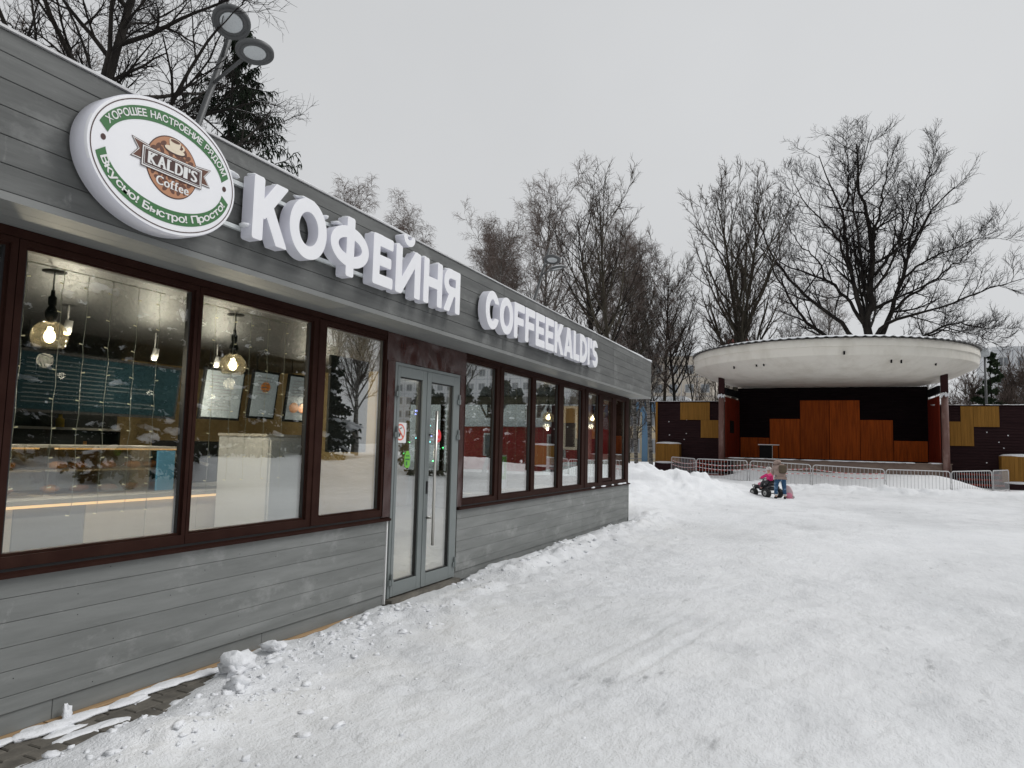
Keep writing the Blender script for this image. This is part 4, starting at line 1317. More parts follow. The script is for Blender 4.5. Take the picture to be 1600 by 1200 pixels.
# coffee machine
cm_ = thing('coffee_machine', (-6.3, 5.3, 1.03), 'black and steel coffee machine on the counter behind the second window', 'coffee machine')
MB().cbox(-6.55, -6.05, 5.35, 5.95, 1.08, 1.52, .02).build('machine_body', M['black'], cm_)
MB().box(-6.05, -5.98, 5.38, 5.92, 1.05, 1.09).build('drip_tray', M['steel'], cm_)
for y in (5.5, 5.8): MB().tube([(-6.0, y, 1.30), (-5.9, y, 1.28)], .018, 8).build('portafilter', M['steel'], cm_)
# poster and box on the counter
MBp = MB().cbox(-5.98, -5.96, 4.95, 5.15, 1.035, 1.42, .004)
tag(MBp.build('counter_poster', M['boxblue']), 'small pale blue poster stand on the counter behind the second window', 'poster')
MBp = MB().cbox(-6.0, -5.9, 5.2, 5.3, 1.035, 1.33, .004)
tag(MBp.build('yellow_carton', M['boxyellow']), 'small yellow carton beside the blue poster stand', 'carton')


# pendant lamps
def pendant(x, y, zc, r, lab, power, drop):
    t = thing('pendant_lamp', (x, y, zc - r), lab, 'lamp', 'glass globe pendants inside the cafe')
    mb = MB(); mb.cs = True
    mb.lathe([(.0, 0), (.075, 0), (.075, .028), (.06, .034), (0, .034)], (x, y, 2.664), 20); mb.build('ceiling_rose', M['black'], t)
    MB().tube([(x, y, zc + r + .20), (x, y, 2.664)], .006, 6).build('cord', M['black'], t)
    mb = MB(); mb.cs = True
    mb.lathe([(0, .22), (.012, .22), (.014, .18), (.026, .17), (.026, .12), (.018, .11), (.036, .075), (.040, .055), (.036, .03), (.022, .0), (0, -.005)], (x, y, zc + r - .008), 16); mb.build('turned_stem', M['black'], t)
    mb = MB(); mb.cs = True
    pr = [(r * math.sin(R(a)), r * math.cos(R(a))) for a in range(12, 142, 10)]
    mb.lathe(pr[:1] + pr, (x, y, zc), 28); mb.f = [f for f in mb.f if len(f) == 4]; mb.m = mb.m[:len(mb.f)]; mb.s = mb.s[:len(mb.f)]
    mb.build('glass_globe', M['lampglass'], t)
    mb = MB(); mb.cs = True
    mb.ellipsoid((x, y, zc + .005), .034, .034, .045, 14, 9); mb.build('bulb', M['bulb'], t)
    ld = bpy.data.lights.new('bulb_light', 'POINT'); ld.energy = power; ld.color = (1, .84, .62); ld.shadow_soft_size = .05
    lo_ = bpy.data.objects.new('bulb_light', ld); COL.objects.link(lo_); lo_.parent = t; lo_.location = Vector((x, y, zc - .16)) - Vector(t.location)


pendant(-4.85, 3.10, 2.215, .112, 'lit glass globe pendant behind the first window', 26, .4)
pendant(-4.87, 4.76, 2.205, .112, 'lit glass globe pendant behind the second window', 26, .4)
pendant(-4.85, 12.6, 2.10, .112, 'lit glass globe pendant deep inside behind the middle far windows', 14, .4)
pendant(-4.45, 14.1, 2.15, .112, 'lit glass globe pendant near the far end window', 14, .4)


def spot(x, y, z, lab, power):
    t = thing('track_spotlight', (x, y, z), lab, 'lamp', 'small lit spotlights on the cafe ceiling')
    mb = MB(); mb.cs = True
    mb.tube([(x, y, 2.70), (x, y, z + .08)], .008, 6); mb.build('stem', M['white'], t)
    mb = MB(); mb.cs = True
    mb.lathe([(.03, .10), (.035, 0), (.028, -.002)], (x, y, z), 14, (.25, 0, 1)); mb.build('housing', M['white'], t)
    mb = MB(); mb.cs = True
    mb.ellipsoid((x, y, z - .01), .026, .026, .022, 10, 6); mb.build('bulb', M['bulb'], t)
    ld = bpy.data.lights.new('spot_light', 'POINT'); ld.energy = power; ld.color = (1, .88, .7); ld.shadow_soft_size = .03
    lo_ = bpy.data.objects.new('spot_light', ld); COL.objects.link(lo_); lo_.parent = t; lo_.location = (0, 0, -.38)


spot(-6.0, 3.98, 2.44, 'lit white spotlight just behind the first globe lamp', 34)
spot(-6.6, 5.35, 2.40, 'lit white spotlight in the middle of the first window', 34)
spot(-6.6, 6.2, 2.42, 'lit white spotlight at the left edge of the second window', 34)
spot(-6.8, 8.2, 2.42, 'lit white spotlight at the right of the second window', 34)
spot(-7.0, 11.5, 2.42, 'lit white spotlight deep inside beyond the door', 34)

# curtains of fairy lights just inside the glass
def fairy(y0, y1, n, lab, seed):
    t = thing('fairy_light_curtain', (-4.1, (y0 + y1) / 2, .95), lab, 'fairy lights', 'fairy light curtains inside the windows')
    rr = random.Random(seed)
    MB().tube([(-4.1, y0 - .05, 2.52), (-4.1, y1 + .05, 2.52)], .003, 5).build('top_wire', M['wire'], t)
    for i in range(n):
        y = y0 + (y1 - y0) * (i + .25 * rr.random()) / max(1, n - 1)
        zb = rr.uniform(.98, 1.25)
        pts = []; z = 2.52; k = 0; leds = []
        while z > zb:
            pts.append((-4.1 + .004 * rr.uniform(-1, 1), y + .006 * rr.uniform(-1, 1), z)); z -= .085; k += 1
            if k % 2 == 0: leds.append(pts[-1])
        s = MB().tube(pts, .0022, 4, False).build('strand', M['wire'], t)
        mb = MB()
        for (lx, ly, lz) in leds:
            sgn = rr.choice((-1, 1)); mb.tube([(lx, ly, lz), (lx, ly + sgn * .022, lz + .004)], [.0022, .004], 4)
        mb.build('tiny_bulbs', M['led'], s)['kind'] = 'stuff'


fairy(2.46, 3.33, 6, 'fairy light strands hanging inside the first window', 1)
fairy(3.58, 4.55, 6, 'fairy light strands hanging inside the second window', 2)
fairy(8.6, 9.3, 4, 'fairy light strands hanging inside the first wide window past the door', 3)
fairy(9.7, 10.4, 4, 'fairy light strands hanging inside the second wide window past the door', 4)
# wall picture and a green card standing inside the far windows
gc = thing('green_card', (-4.2, 8.9, .93), 'green and white poster card standing inside a far window', 'poster')
MB().box(-4.22, -4.2, 9.02, 9.30, .95, 1.42).build('card', M['white'], gc)
MB().box(-4.198, -4.194, 9.05, 9.27, 1.08, 1.40).build('green_field', M['lime'], gc)
mb = MB()
mb.prism(disc_poly(9.16, 1.22, .035, .07, 20), lambda u, v, d: (-4.192 + d, u, v), 0, .002); mb.prism([(9.15, 1.13), (9.17, 1.13), (9.17, 1.36), (9.15, 1.36)], lambda u, v, d: (-4.189 + d, u, v), 0, .002)
mb.build('emblem', M['white'], gc)
for i, y in enumerate((10.2, 11.6, 13.0)):
    t = thing('cafe_table', (-5.0, y, .06), ['round dark cafe table just past the door partition', 'round dark cafe table in the middle of the far room', 'round dark cafe table by the far end wall'][i], 'table', 'tables inside the cafe')
    mb = MB(); mb.cs = True; mb.lathe([(0, .70), (.34, .70), (.34, .735), (0, .735)], (-5.0, y, .06), 24); mb.build('table_top', M['ctop'], t)
    mb = MB(); mb.cs = True; mb.lathe([(.22, 0), (.22, .02), (.03, .03), (.03, .699), (0, .699)], (-5.0, y, .06), 16); mb.build('pedestal', M['black'], t)

t = thing('white_framed_mirror', (-5.1, 14.6, 1.5), 'narrow white-framed mirror hanging near the far end wall', 'mirror')
mb = MB(); mb.box(-5.26, -5.21, 14.58, 14.62, 1.50, 2.46); mb.box(-4.99, -4.94, 14.58, 14.62, 1.50, 2.46); mb.box(-5.21, -4.99, 14.58, 14.62, 1.50, 1.56); mb.box(-5.21, -4.99, 14.58, 14.62, 2.40, 2.46); mb.build('frame', M['white'], t)
MB().box(-5.21, -4.99, 14.59, 14.61, 1.56, 2.40).build('mirror_glass', M['wall_dark'], t)

# ------------------------------------------------------------------ open-air stage
stage = thing('stage_pavilion', (0.05, 43.5, 0), 'open-air stage with round cream concrete canopy and stepped timber back panels', 'stage')


def sp(name, mb, m, parent=None):
    return mb.build(name, m, parent or stage)


SCX, SCY = -.02, 43.5
NR = 144
mb = MB(); mb.cs = True
prof = [(0, 7.20), (6.9, 7.02), (7.16, 7.0), (7.225, 6.97), (7.24, 6.62), (7.24, 6.605), (7.195, 6.60), (7.19, 6.585), (7.185, 6.22), (7.18, 6.19), (7.14, 6.165), (6.85, 6.02), (6.4, 5.79), (5.8, 5.58), (5.0, 5.43), (0, 5.40)]
V = []
for j, (r, z) in enumerate(prof):
    for i in range(NR):
        a = 2 * math.pi * i / NR
        w = .035 * mnoise.noise(Vector((math.cos(a) * 4, math.sin(a) * 4, z * 1.3))) + .015 * mnoise.noise(Vector((math.cos(a) * 16, math.sin(a) * 16, z * 4)))
        zz = z + (.030 * mnoise.noise(Vector((math.cos(a) * 5, math.sin(a) * 5, 9))) if 3 < j < 8 else 0)
        V.append((SCX + (r + (w if 2 < j < 14 else 0)) * math.cos(a), SCY + (r + (w if 2 < j < 14 else 0)) * math.sin(a), zz))
mb.add(V, [(j * NR + i, j * NR + (i + 1) % NR, (j + 1) * NR + (i + 1) % NR, (j + 1) * NR + i) for j in range(len(prof) - 1) for i in range(NR)])
canopy = sp('canopy', mb, M['concrete'])
mb = MB()          # corrugated sheet edge
NZ = 220
V = []
for (r, z) in ((6.6, 7.10), (7.32, 7.035), (7.32, 7.005), (6.6, 7.07)):
    for i in range(NZ):
        a = 2 * math.pi * i / NZ
        V.append((SCX + r * math.cos(a), SCY + r * math.sin(a), z + (.045 if i % 2 else -.03)))
mb.add(V, [(j * NZ + i, j * NZ + (i + 1) % NZ, (j + 1) * NZ + (i + 1) % NZ, (j + 1) * NZ + i) for j in range(3) for i in range(NZ)])
sp('corrugated_edge', mb, M['sheet'])
mb = MB(); mb.cs = True
V = []
rg_ = random.Random(2)
for (r, z) in ((7.20, 7.05), (7.16, 7.10), (6.9, 7.17), (4, 7.34), (0, 7.5)):
    for i in range(NR):
        a = 2 * math.pi * i / NR
        k = .06 * mnoise.noise(Vector((math.cos(a) * 9, math.sin(a) * 9, 2)))
        V.append((SCX + (r + k * .6) * math.cos(a), SCY + (r + k * .6) * math.sin(a), z + (k if r > 7 and z > 7.05 else 0)))
mb.add(V, [(j * NR + i, j * NR + (i + 1) % NR, (j + 1) * NR + (i + 1) % NR, (j + 1) * NR + i) for j in range(4) for i in range(NR)])
sp('canopy_snow', mb, M['snow'])
for ang, rr_, s in ((-131, 6.75, .05), (-119, 6.7, .05), (-115.5, 6.7, .05), (-84, 7.22, .06), (-66, 6.8, .05), (-62, 6.8, .05), (-45, 6.7, .05)):
    a = R(ang); x = SCX + rr_ * math.cos(a); y = SCY + rr_ * math.sin(a); z = 5.92 if rr_ < 7 else 6.25
    mb = MB(); mb.box(x - s * .7, x + s * .7, y - s, y + s, z - .06, z + .10); sp('lamp_fixture', mb, M['black'])


def siding_panel(name, x0, x1, z0, z1, y, m, parent=None, step=.145, th=.05):
    mb = MB(); z = z0
    mb.box(x0, x1, y + .012, y + th, z0, z1)
    while z < z1 - .02:
        zt = min(z + step, z1)
        mb.add([(x0, y + .012, z), (x1, y + .012, z), (x1, y - .014, z + .02), (x0, y - .014, z + .02), (x1, y + .002, zt - .012), (x0, y + .002, zt - .012), (x1, y + .012, zt), (x0, y + .012, zt)],
               [(0, 1, 2, 3), (3, 2, 4, 5), (5, 4, 6, 7)])
        z += step
    return sp(name, mb, m, parent)


def board_panel(name, x0, x1, z0, z1, y, m, parent=None, step=.15, th=.05):
    mb = MB(); n = max(1, round((x1 - x0) / step)); w = (x1 - x0) / n
    mb.box(x0 + .002, x1 - .002, y + .02, y + th, z0 + .002, z1 - .002)
    rr = random.Random(int((x0 + z0) * 1000))
    for i in range(n):
        d = rr.uniform(0, .006)
        mb.cbox(x0 + i * w + .003, x0 + (i + 1) * w - .003, y - d, y + .02, z0, z1, .003, 'y')
    return sp(name, mb, m, parent)


# back wall
YB = 45.0
bw = sp('back_wall', MB().box(-5.0, 5.05, YB + .06, YB + .3, .9, 5.40), M['siding_black'])
cols = [-4.86, -3.19, -1.50, .075, 1.67, 3.33, 5.0]
tops = [2.42, 3.55, 4.64, 4.64, 3.52, 2.37]
for i in range(6):
    board_panel('timber_panel', cols[i] + .012, cols[i + 1] - .012, 1.24, tops[i], YB - .02, M['wood_or'], bw, .155, .07)
    siding_panel('dark_panel', cols[i] + .012, cols[i + 1] - .012, tops[i] + .02, 5.36, YB, M['siding_black'], bw)
# side returns
for s in (-1, 1):
    xa, xb = (-5.33, -4.93) if s < 0 else (5.22, 5.06)
    mb = MB()
    A = Vector((xa, 42.0, 0)); B = Vector((xb, 44.95, 0)); d = (B - A); L = d.length; d.normalize(); nrm = Vector((d.y, -d.x, 0)) * (1 if s < 0 else -1)
    n = 18
    for i in range(n):
        c = A + d * (L * (i + .5) / n); mb.obox((c.x, c.y, 2.9), d, nrm, (0, 0, 1), L / n / 2 - .004, .025 + .004 * (i % 3), 1.75)
    rt = sp('side_return', mb, M['wood_red'])
    if s < 0:
        c = A + d * 1.2; mb = MB().obox((c.x, c.y, 2.98) + nrm * .04 if False else Vector((c.x, c.y, 2.98)) + nrm * .035, d, nrm, (0, 0, 1), .42, .01, .36); sp('hatch', mb, M['black'], rt)
    c = (A + B) / 2
    sp('beam', MB().obox((c.x, c.y, 4.98), d, nrm, (0, 0, 1), L / 2, .06, .20), M['black'])
# floor with curved front
mb = MB()
fr = [(-5.6 + 11.2 * i / 24, 41.3 - 1.75 * (1 - ((-5.6 + 11.2 * i / 24) / 5.6) ** 2)) for i in range(25)]
poly = fr + [(5.6, 45.05), (-5.6, 45.05)]
mb.prism(poly, lambda u, v, d: (u, v, d), .55, 1.16)
sp('stage_floor', mb, M['stagefloor'])
mb = MB()
for (a, b) in zip(fr[:-1], fr[1:]):
    c = Vector(((a[0] + b[0]) / 2, (a[1] + b[1]) / 2, 1.185)); d = Vector((b[0] - a[0], b[1] - a[1], 0)); L = d.length; d.normalize()
    mb.obox(c - Vector((-d.y, d.x, 0)) * -.0, d, (-d.y, d.x, 0), (0, 0, 1), L / 2, .06, .022)
sp('floor_edge', mb, M['stagefloor'])
mb = MB(); mb.cs = True
for i in range(30):
    x = -5 + 10 * random.random(); mb.ellipsoid((x, 41.25 - 1.7 * (1 - (x / 5.6) ** 2), 1.205), .25 + .4 * random.random(), .10, .03, 10, 5, bump=.5, seed=i)
sp('floor_snow', mb, M['snow'])['kind'] = 'stuff'
# columns
for x in (-5.43, 5.33):
    mb = MB(); mb.cs = True; mb.lathe([(.17, 0), (.165, 2.5), (.16, 4.75)], (x, 41.0, -.1), 20); c = sp('column', mb, M['column'])
    mb = MB(); mb.box(x - .155, x + .155, 40.85, 41.15, 4.72, 5.66); sp('column_head', mb, M['column_d'], c)
    mb = MB(); mb.cs = True
    for i in range(9):
        a = i * .7; mb.ellipsoid((x + .15 * math.cos(a), 41 - .12 + .1 * math.sin(a), 4.66 - .03 * (i % 3)), .06, .06, .07 + .05 * (i % 2), 8, 6, bump=.6, seed=i)
    sp('frost', mb, M['snow'], c)['kind'] = 'stuff'


def wing(x0, x1, zt):
    w = sp('wing_wall', MB().box(x0, x1, 43.06, 43.30, -.4, zt - .02), M['siding'])
    sp('coping', MB().box(x0 - .04, x1, 42.94, 43.34, zt - .018, zt + .02), M['column_d'], w)
    mb = MB(); mb.cs = True
    x = x0 + .2
    while x < x1:
        l = random.uniform(.2, .6); mb.ellipsoid((x, 43.12, zt + .022), l, .12, .025 + .02 * random.random(), 10, 5, bump=.5, seed=x); x += l * 1.6
    sp('coping_snow', mb, M['snow'], w)['kind'] = 'stuff'
    return w


zL, zR = 4.45, 4.22
wl = wing(-9.55, -5.2, zL)
siding_panel('dark_panel', -9.50, -5.25, -.3, zL - .04, 43.0, M['siding'], wl)
for (a, b, c, d) in ((-8.08, -6.36, 3.37, zL - .05), (-6.88, -5.55, 2.32, 3.36), (-7.45, -6.89, 3.365, 3.37)):
    if d - c > .1: board_panel('timber_panel', a, b, c, d, 42.93, M['wood_ye'], wl, .155, .06)
sp('edge_post', MB().box(-9.56, -9.44, 42.9, 43.05, -.3, zL - .03), M['wood_ye'], wl)
wr = wing(5.2, 10.3, zR)
siding_panel('dark_panel', 5.25, 10.2, -.3, zR - .04, 43.0, M['siding'], wr)
for (a, b, c, d) in ((6.27, 6.83, 2.13, zR - .05), (6.835, 7.95, 3.12, zR - .05), (5.47, 6.265, 2.13, 3.38)):
    board_panel('timber_panel', a, b, c, d, 42.93, M['wood_ye'], wr, .155, .06)
# snow splats on the walls
mb = MB(); mb.cs = True
for (x, z) in ((-8.76, 3.25), (-7.7, 3.38), (-8.72, 2.45), (-7.72, 2.55), (-7.85, 2.2), (6.75, 2.4), (7.9, 2.35), (8.3, 2.7), (8.1, 2.05), (7.4, 2.85), (7.35, 1.3)):
    mb.ellipsoid((x, 42.965, z), .034, .025, .03, 8, 6, bump=.6, seed=x)
sp('snow_splats', mb, M['snow'])['kind'] = 'stuff'
# planter boxes by the wings
def planter(x0, x1, z0, z1, lab, ledge):
    t = thing('timber_box', ((x0 + x1) / 2, 42.4, 0), lab, 'timber box', 'timber boxes in front of the stage wings')
    n = max(2, round((x1 - x0) / .17)); w = (x1 - x0) / n
    mb = MB()
    for i in range(n): mb.cbox(x0 + i * w + .003, x0 + (i + 1) * w - .003, 42.25, 42.9, z0, z1, .004, 'y')
    mb.build('boarding', M['wood_ye'], t)
    mb = MB(); mb.cs = True; mb.ellipsoid(((x0 + x1) / 2, 42.57, z1 + .02), (x1 - x0) * .52, .36, .10, 24, 7, bump=.12, seed=x0); mb.build('snow_cap', M['snow'], t)
    MB().box(x0 - .02, x1 - .3 if ledge > 0 else x1, 42.15, 42.9, -.1, z0 - .02).build('base', M['siding'], t)
    mb = MB(); mb.cs = True; mb.ellipsoid(((x0 + x1) / 2 - .15, 42.2, z0 - .0), (x1 - x0) * .40, .12, .07, 16, 6, bump=.12, seed=x1); mb.build('snow_ledge', M['snow'], t)


planter(-9.40, -8.0, .82, 1.92, 'yellow-brown timber box with snow cap before the left stage wing', 1)
planter(7.85, 9.6, .35, 1.66, 'yellow-brown timber box with snow cap before the right stage wing', 1)
# dark steps at the left of the stage
st = thing('stage_steps', (-6.2, 40.5, 0), 'dark timber steps at the left end of the stage', 'steps')
for i in range(4):
    MB().cbox(-7.2, -4.9, 39.6 + i * .35, 39.98 + i * .35, .22 + i * .24, .30 + i * .24, .01, 'y').build('tread', M['wood_red'], st)
MB().box(-7.25, -7.15, 39.6, 41.2, .0, 1.05).build('stringer', M['siding'], st); MB().box(-4.95, -4.85, 39.6, 41.2, .0, 1.05).build('stringer', M['siding'], st)
st = thing('side_ramp_steps', (7.0, 40.8, 0), 'low dark timber steps at the right end of the stage', 'steps')
for i in range(3):
    MB().cbox(5.7, 7.6, 40.4 + i * .35, 40.78 + i * .35, .20 + i * .24, .28 + i * .24, .01, 'y').build('tread', M['wood_red'], st)
MB().box(5.62, 5.72, 40.4, 41.4, .0, .85).build('stringer', M['siding'], st)
# little table on the stage
t = thing('stage_table', (-3.05, 42.6, 1.16), 'small pale-topped table with dark sides standing on the stage at left', 'table')
MB().cbox(-3.62, -2.52, 42.35, 42.85, 1.955, 2.0, .004, 'y').build('table_top', M['white'], t)
MB().box(-3.55, -2.9, 42.4, 42.8, 1.16, 1.953).build('dark_skirt', M['black'], t)
for x in (-2.60, ): MB().tube([(x - .27, 42.45, 1.16), (x - .27, 42.45, 1.953)], .018, 8).build('leg', M['zinc'], t)
for x in (-2.56, ): MB().tube([(x, 42.8, 1.16), (x, 42.8, 1.953)], .018, 8).build('leg', M['black'], t)

# ------------------------------------------------------------------ crowd barriers
posts = [(-7.45, 37.1, 0.10), (-5.85, 35.0, .06), (-3.36, 34.25, .05), (-.72, 34.45, -.05), (2.22, 34.85, -.16), (4.85, 36.05, -.18), (6.7, 37.95, -.12), (7.75, 40.25, -.1)]
labs = ['steel crowd barrier angled back beside the left timber box', 'steel crowd barrier before the left stage wing, second from the left', 'steel crowd barrier just left of the pink-clad child',
        'steel crowd barrier directly behind the person and quad bike', 'steel crowd barrier in front of the centre of the stage', 'steel crowd barrier in front of the right stage column', 'steel crowd barrier angled back at the right end of the row']
barmesh = {}
for k in range(7):
    A = Vector(posts[k]); B = Vector(posts[k + 1]); d = B - A
    L = d.length - .10; dxy = Vector((d.x, d.y, 0)).normalized()
    t = thing('crowd_barrier', A + d * (.05 / d.length), labs[k], 'barrier', 'crowd barriers before the stage')
    t.rotation_euler = (0, -math.asin(d.z / d.length), math.atan2(d.y, d.x))
    OFF[t.name] = Vector()
    mb = MB(); mb.cs = True
    Hb, rc = 1.10, .12
    path = [(0, 0, .02), (0, 0, Hb - rc)] + [(rc - rc * math.cos(R(a)), 0, Hb - rc + rc * math.sin(R(a))) for a in (22, 45, 68, 90)] + [(L - rc + rc * math.sin(R(a)), 0, Hb - rc + rc * math.cos(R(a))) for a in (0, 22, 45, 68, 90)] + [(L, 0, .02)]
    mb.tube(path, .021, 8); mb.build('frame', M['zinc'], t)
    MB().tube([(0, 0, .20), (L, 0, .20)], .014, 6).build('lower_rail', M['zinc'], t)
    n = int(L / .155)
    bm_ = MB().tube([(0, 0, .20), (0, 0, Hb)], .0085, 6, False).mesh('bar', M['zinc'])
    for i in range(1, n):
        o = link('bar', bm_, t); o.location = (L * i / n, 0, 0)
    for x in (.25, L - .25):
        MB().tube([(x, -.28, 0), (x, -.22, .05), (x, 0, .20), (x, .22, .05), (x, .28, 0)], .014, 6).build('foot', M['zinc'], t)
    for z in (.35, .62): MB().tube([(L, 0, z), (L + .05, .02, z + .03), (L + .06, .02, z - .04)], .008, 5).build('hook', M['zinc'], t)


def tape(name, pts, label, w=.032, seg=.12):
    mb = MB(); k = 0
    rr = random.Random(9)
    for (a, b) in zip(pts[:-1], pts[1:]):
        a, b = Vector(a), Vector(b); n = max(1, int((b - a).length / seg)); nv = (b - a).cross(Vector((0, 0, 1))).normalized() * .0015
        for i in range(n):
            def P(t): return a + (b - a) * t - Vector((0, 0, .10 * 4 * t * (1 - t)))
            p, q = P(i / n), P((i + 1) / n)
            mb.cm = k % 2; k += 1
            up = Vector((0, 0, w / 2))
            mb.add([p - up - nv, q - up - nv, q + up - nv, p + up - nv, p - up + nv, q - up + nv, q + up + nv, p + up + nv], [(0, 1, 2, 3), (7, 6, 5, 4), (3, 2, 6, 7), (0, 4, 5, 1)])
    o = mb.build(name, [M['tape_r'], M['tape_w']], None, pts[0]); tag(o, label, 'barrier tape', 'red and white tapes behind the barriers')


def offs(z): return [(p[0], p[1] + .35, p[2] + z) for p in posts[:5]]
tape('barrier_tape', offs(.92), 'red and white warning tape strung behind the barriers, upper line')
tape('barrier_tape', offs(.72), 'red and white warning tape strung behind the barriers, lower line')


# ------------------------------------------------------------------ slanting street lamps
def street_lamp(base, top, discs, label, r=.3):
    t = thing('street_lamp', base, label, 'street lamp', 'slanting twin-disc street lamps behind the cafe')
    B, T = Vector(base), Vector(top)
    mb = MB(); mb.cs = True; mb.tube([B, T], [.085, .052], 12); mb.build('pole', M['pole'], t)
    for c, nrm in discs:
        c = Vector(c); nv = Vector(nrm).normalized()
        tt = min(.99, (c.z - .12 - B.z) / (T.z - B.z)); a = B + (T - B) * tt
        mb = MB(); mb.cs = True; mb.tube([a, c - nv * .06 + (a - c) * .35 * 0, c - nv * .05], .03, 8); mb.build('arm', M['pole'], t)
        mb = MB(); mb.cs = True
        mb.lathe([(0, -.07), (r * .55, -.07), (r * .95, -.045), (r, -.03), (r, .018), (r * .97, .03), (r * .86, .03), (r * .84, .018), (r * .76, .018), (r * .74, .026), (r * .64, .026), (r * .62, .012), (0, .012)], c, 40, nv)
        h = mb.build('lamp_head', M['pole'], t)
        mb = MB(); mb.cs = True; mb.lathe([(0, .020), (r * .55, .020), (r * .615, .0135)], c, 32, nv); mb.build('lens', M['lens'], h)
        mb = MB(); mb.cs = True; mb.lathe([(0, -.10), (r * .5, -.095), (r * .9, -.05)], c, 24, nv); mb.build('snow_cap', M['snow'], h)


street_lamp((-12.60, 8.35, -.1), (-9.62, 8.90, 8.72), [((-8.95, 8.28, 8.43), (.34, -.42, -1)), ((-8.62, 8.50, 7.96), (.12, -.10, -1))], 'slanting grey street lamp with two disc heads rising beside the oval sign', .305)
street_lamp((-11.75, 23.6, 0), (-9.40, 24.2, 8.95), [((-9.12, 23.75, 8.36), (.05, -.25, -1)), ((-8.95, 23.85, 8.05), (.15, .18, -1))], 'distant slanting street lamp with two disc heads above the lettering', .32)

# globe lamp on a post behind the right wing
t = thing('globe_lamp_post', (10.36, 60, 0), 'thin lamp post with pale lantern head beyond the right stage wing', 'street lamp')
mb = MB(); mb.cs = True; mb.tube([(10.36, 60, 0), (10.36, 60, 8.75)], [.11, .07], 10); mb.build('pole', M['pole'], t)
mb = MB(); mb.cs = True; mb.lathe([(.12, 0), (.30, .08), (.36, .42), (.30, .55), (.0, .62)], (10.36, 60, 8.75), 20); mb.build('lantern', M['lens'], t)
mb = MB(); mb.cs = True; mb.lathe([(.34, .52), (.22, .68), (.0, .74)], (10.36, 60, 8.77), 16); mb.build('snow_cap', M['snow'], t)


# ------------------------------------------------------------------ far buildings
def block(name, x0, x1, y, dep, z1, cols, rows, m, label, win=(1.5, 1.5), skip=(), z0=1.2, cat='building', extra=None):
    t = thing(name, ((x0 + x1) / 2, y + dep / 2, 0), label, cat)
    wl_ = MB().box(x0, x1, y, y + dep, -.5, z1).build('wall', m, t)
    MB().box(x0 - .2, x1 + .2, y - .2, y + dep + .2, z1 + .002, z1 + .5).build('parapet', M['apt2'], t)
    dx = (x1 - x0) / cols; dz = (z1 - z0) / rows
    fm = MB(); w, h = win
    fm.box(-w / 2, -w / 2 + .12, -.06, .0, 0, h); fm.box(w / 2 - .12, w / 2, -.06, .0, 0, h); fm.box(-w / 2 + .12, w / 2 - .12, -.06, 0, 0, .12); fm.box(-w / 2 + .12, w / 2 - .12, -.06, 0, h - .12, h); fm.box(-.05, .05, -.055, 0, .12, h - .12)
    fmesh = fm.mesh('window_frame', M['aptframe'])
    gmesh = MB().box(-w / 2 + .1, w / 2 - .1, -.03, .0, .1, h - .1).mesh('pane', M['aptglass'])
    joint = MB()
    for i in range(1, cols): joint.box(x0 + i * dx - .04, x0 + i * dx + .04, y - .012, y - .002, 0, z1)
    for j in range(rows): joint.box(x0, x1, y - .018, y - .014, z0 + j * dz - .35, z0 + j * dz - .27)
    joint.build('panel_joints', M['cgrey'], t)['kind'] = 'stuff'
    for i in range(cols):
        for j in range(rows):
            if (i, j) in skip: continue
            f = link('window_frame', fmesh, t); f.location = Vector((x0 + (i + .5) * dx, y - .004, z0 + j * dz + .25)) - OFF[t.name]
            OFF[f.name] = Vector()
            g = link('pane', gmesh, f)
    return t


block('apartment_block', -36, -17.5, 122, 14, 17.6, 7, 5, M['apt1'], 'beige panel apartment block behind the bare trees left of the stage canopy')
block('apartment_block', 23.6, 78, 130, 14, 18.2, 22, 6, M['apt2'], 'pale grey apartment block in the far distance beyond the right wing')
kg = block('kindergarten_building', -27, -13.2, 72, 10, 6.4, 7, 2, M['apt3'], 'low cream and blue building glimpsed past the far corner of the cafe', (1.1, 1.5), z0=.9)
MB().box(-27.1, -13.1, 71.9, 72.0 - .021, 5.35, 6.38).build('blue_band', M['apt4'], kg)
for x in (-17.1, -21.0): MB().box(x - .3, x + .3, 71.85, 71.895, 0, 5.34).build('blue_pier', M['apt4'], kg)
t = thing('red_roofed_house', (-11.0, 98, 0), 'small house with a dull red roof peeping over the canopy left', 'house')
MB().box(-13, -8.2, 96, 102, 0, 14.0).build('wall', M['apt1'], t)
mb = MB(); mb.prism([(-13.4, 14.0), (-7.8, 14.0), (-9.4, 16.2), (-11.8, 16.2)], lambda u, v, d: (u, d, v), 95.6, 102.4); mb.build('roof', M['roof_red'], t)
# low red timber hut behind the cafe, seen through its glazed end
t = thing('red_timber_hut', (-14.2, 35, 0), 'low red timber hut with thick roof snow, seen through the far cafe windows', 'hut')
mb = MB(); n = 46
for i in range(n): mb.cbox(-18.6 + i * .17 + .004, -18.6 + (i + 1) * .17 - .004, 34, 34.25, 0, 2.55, .01, 'y')
mb.box(-18.6, -10.78, 34.26, 37, 0, 2.55); mb.build('wall', M['redhouse'], t)
mb = MB(); mb.cs = True
V = []
for i in range(61):
    x = -18.9 + 8.3 * i / 60; k = .22 * mnoise.noise(Vector((x * .9, 1, 0)))
    V += [(x, 33.75, 2.56), (x, 33.75, 2.80 + k), (x, 34.6, 3.05 + k), (x, 36, 3.1 + k), (x, 37.2, 2.8), (x, 37.2, 2.56)]
mb.add(V, [(i * 6 + j, i * 6 + j + 1, (i + 1) * 6 + j + 1, (i + 1) * 6 + j) for i in range(60) for j in range(5)]); mb.build('roof_snow', M['snow'], t)
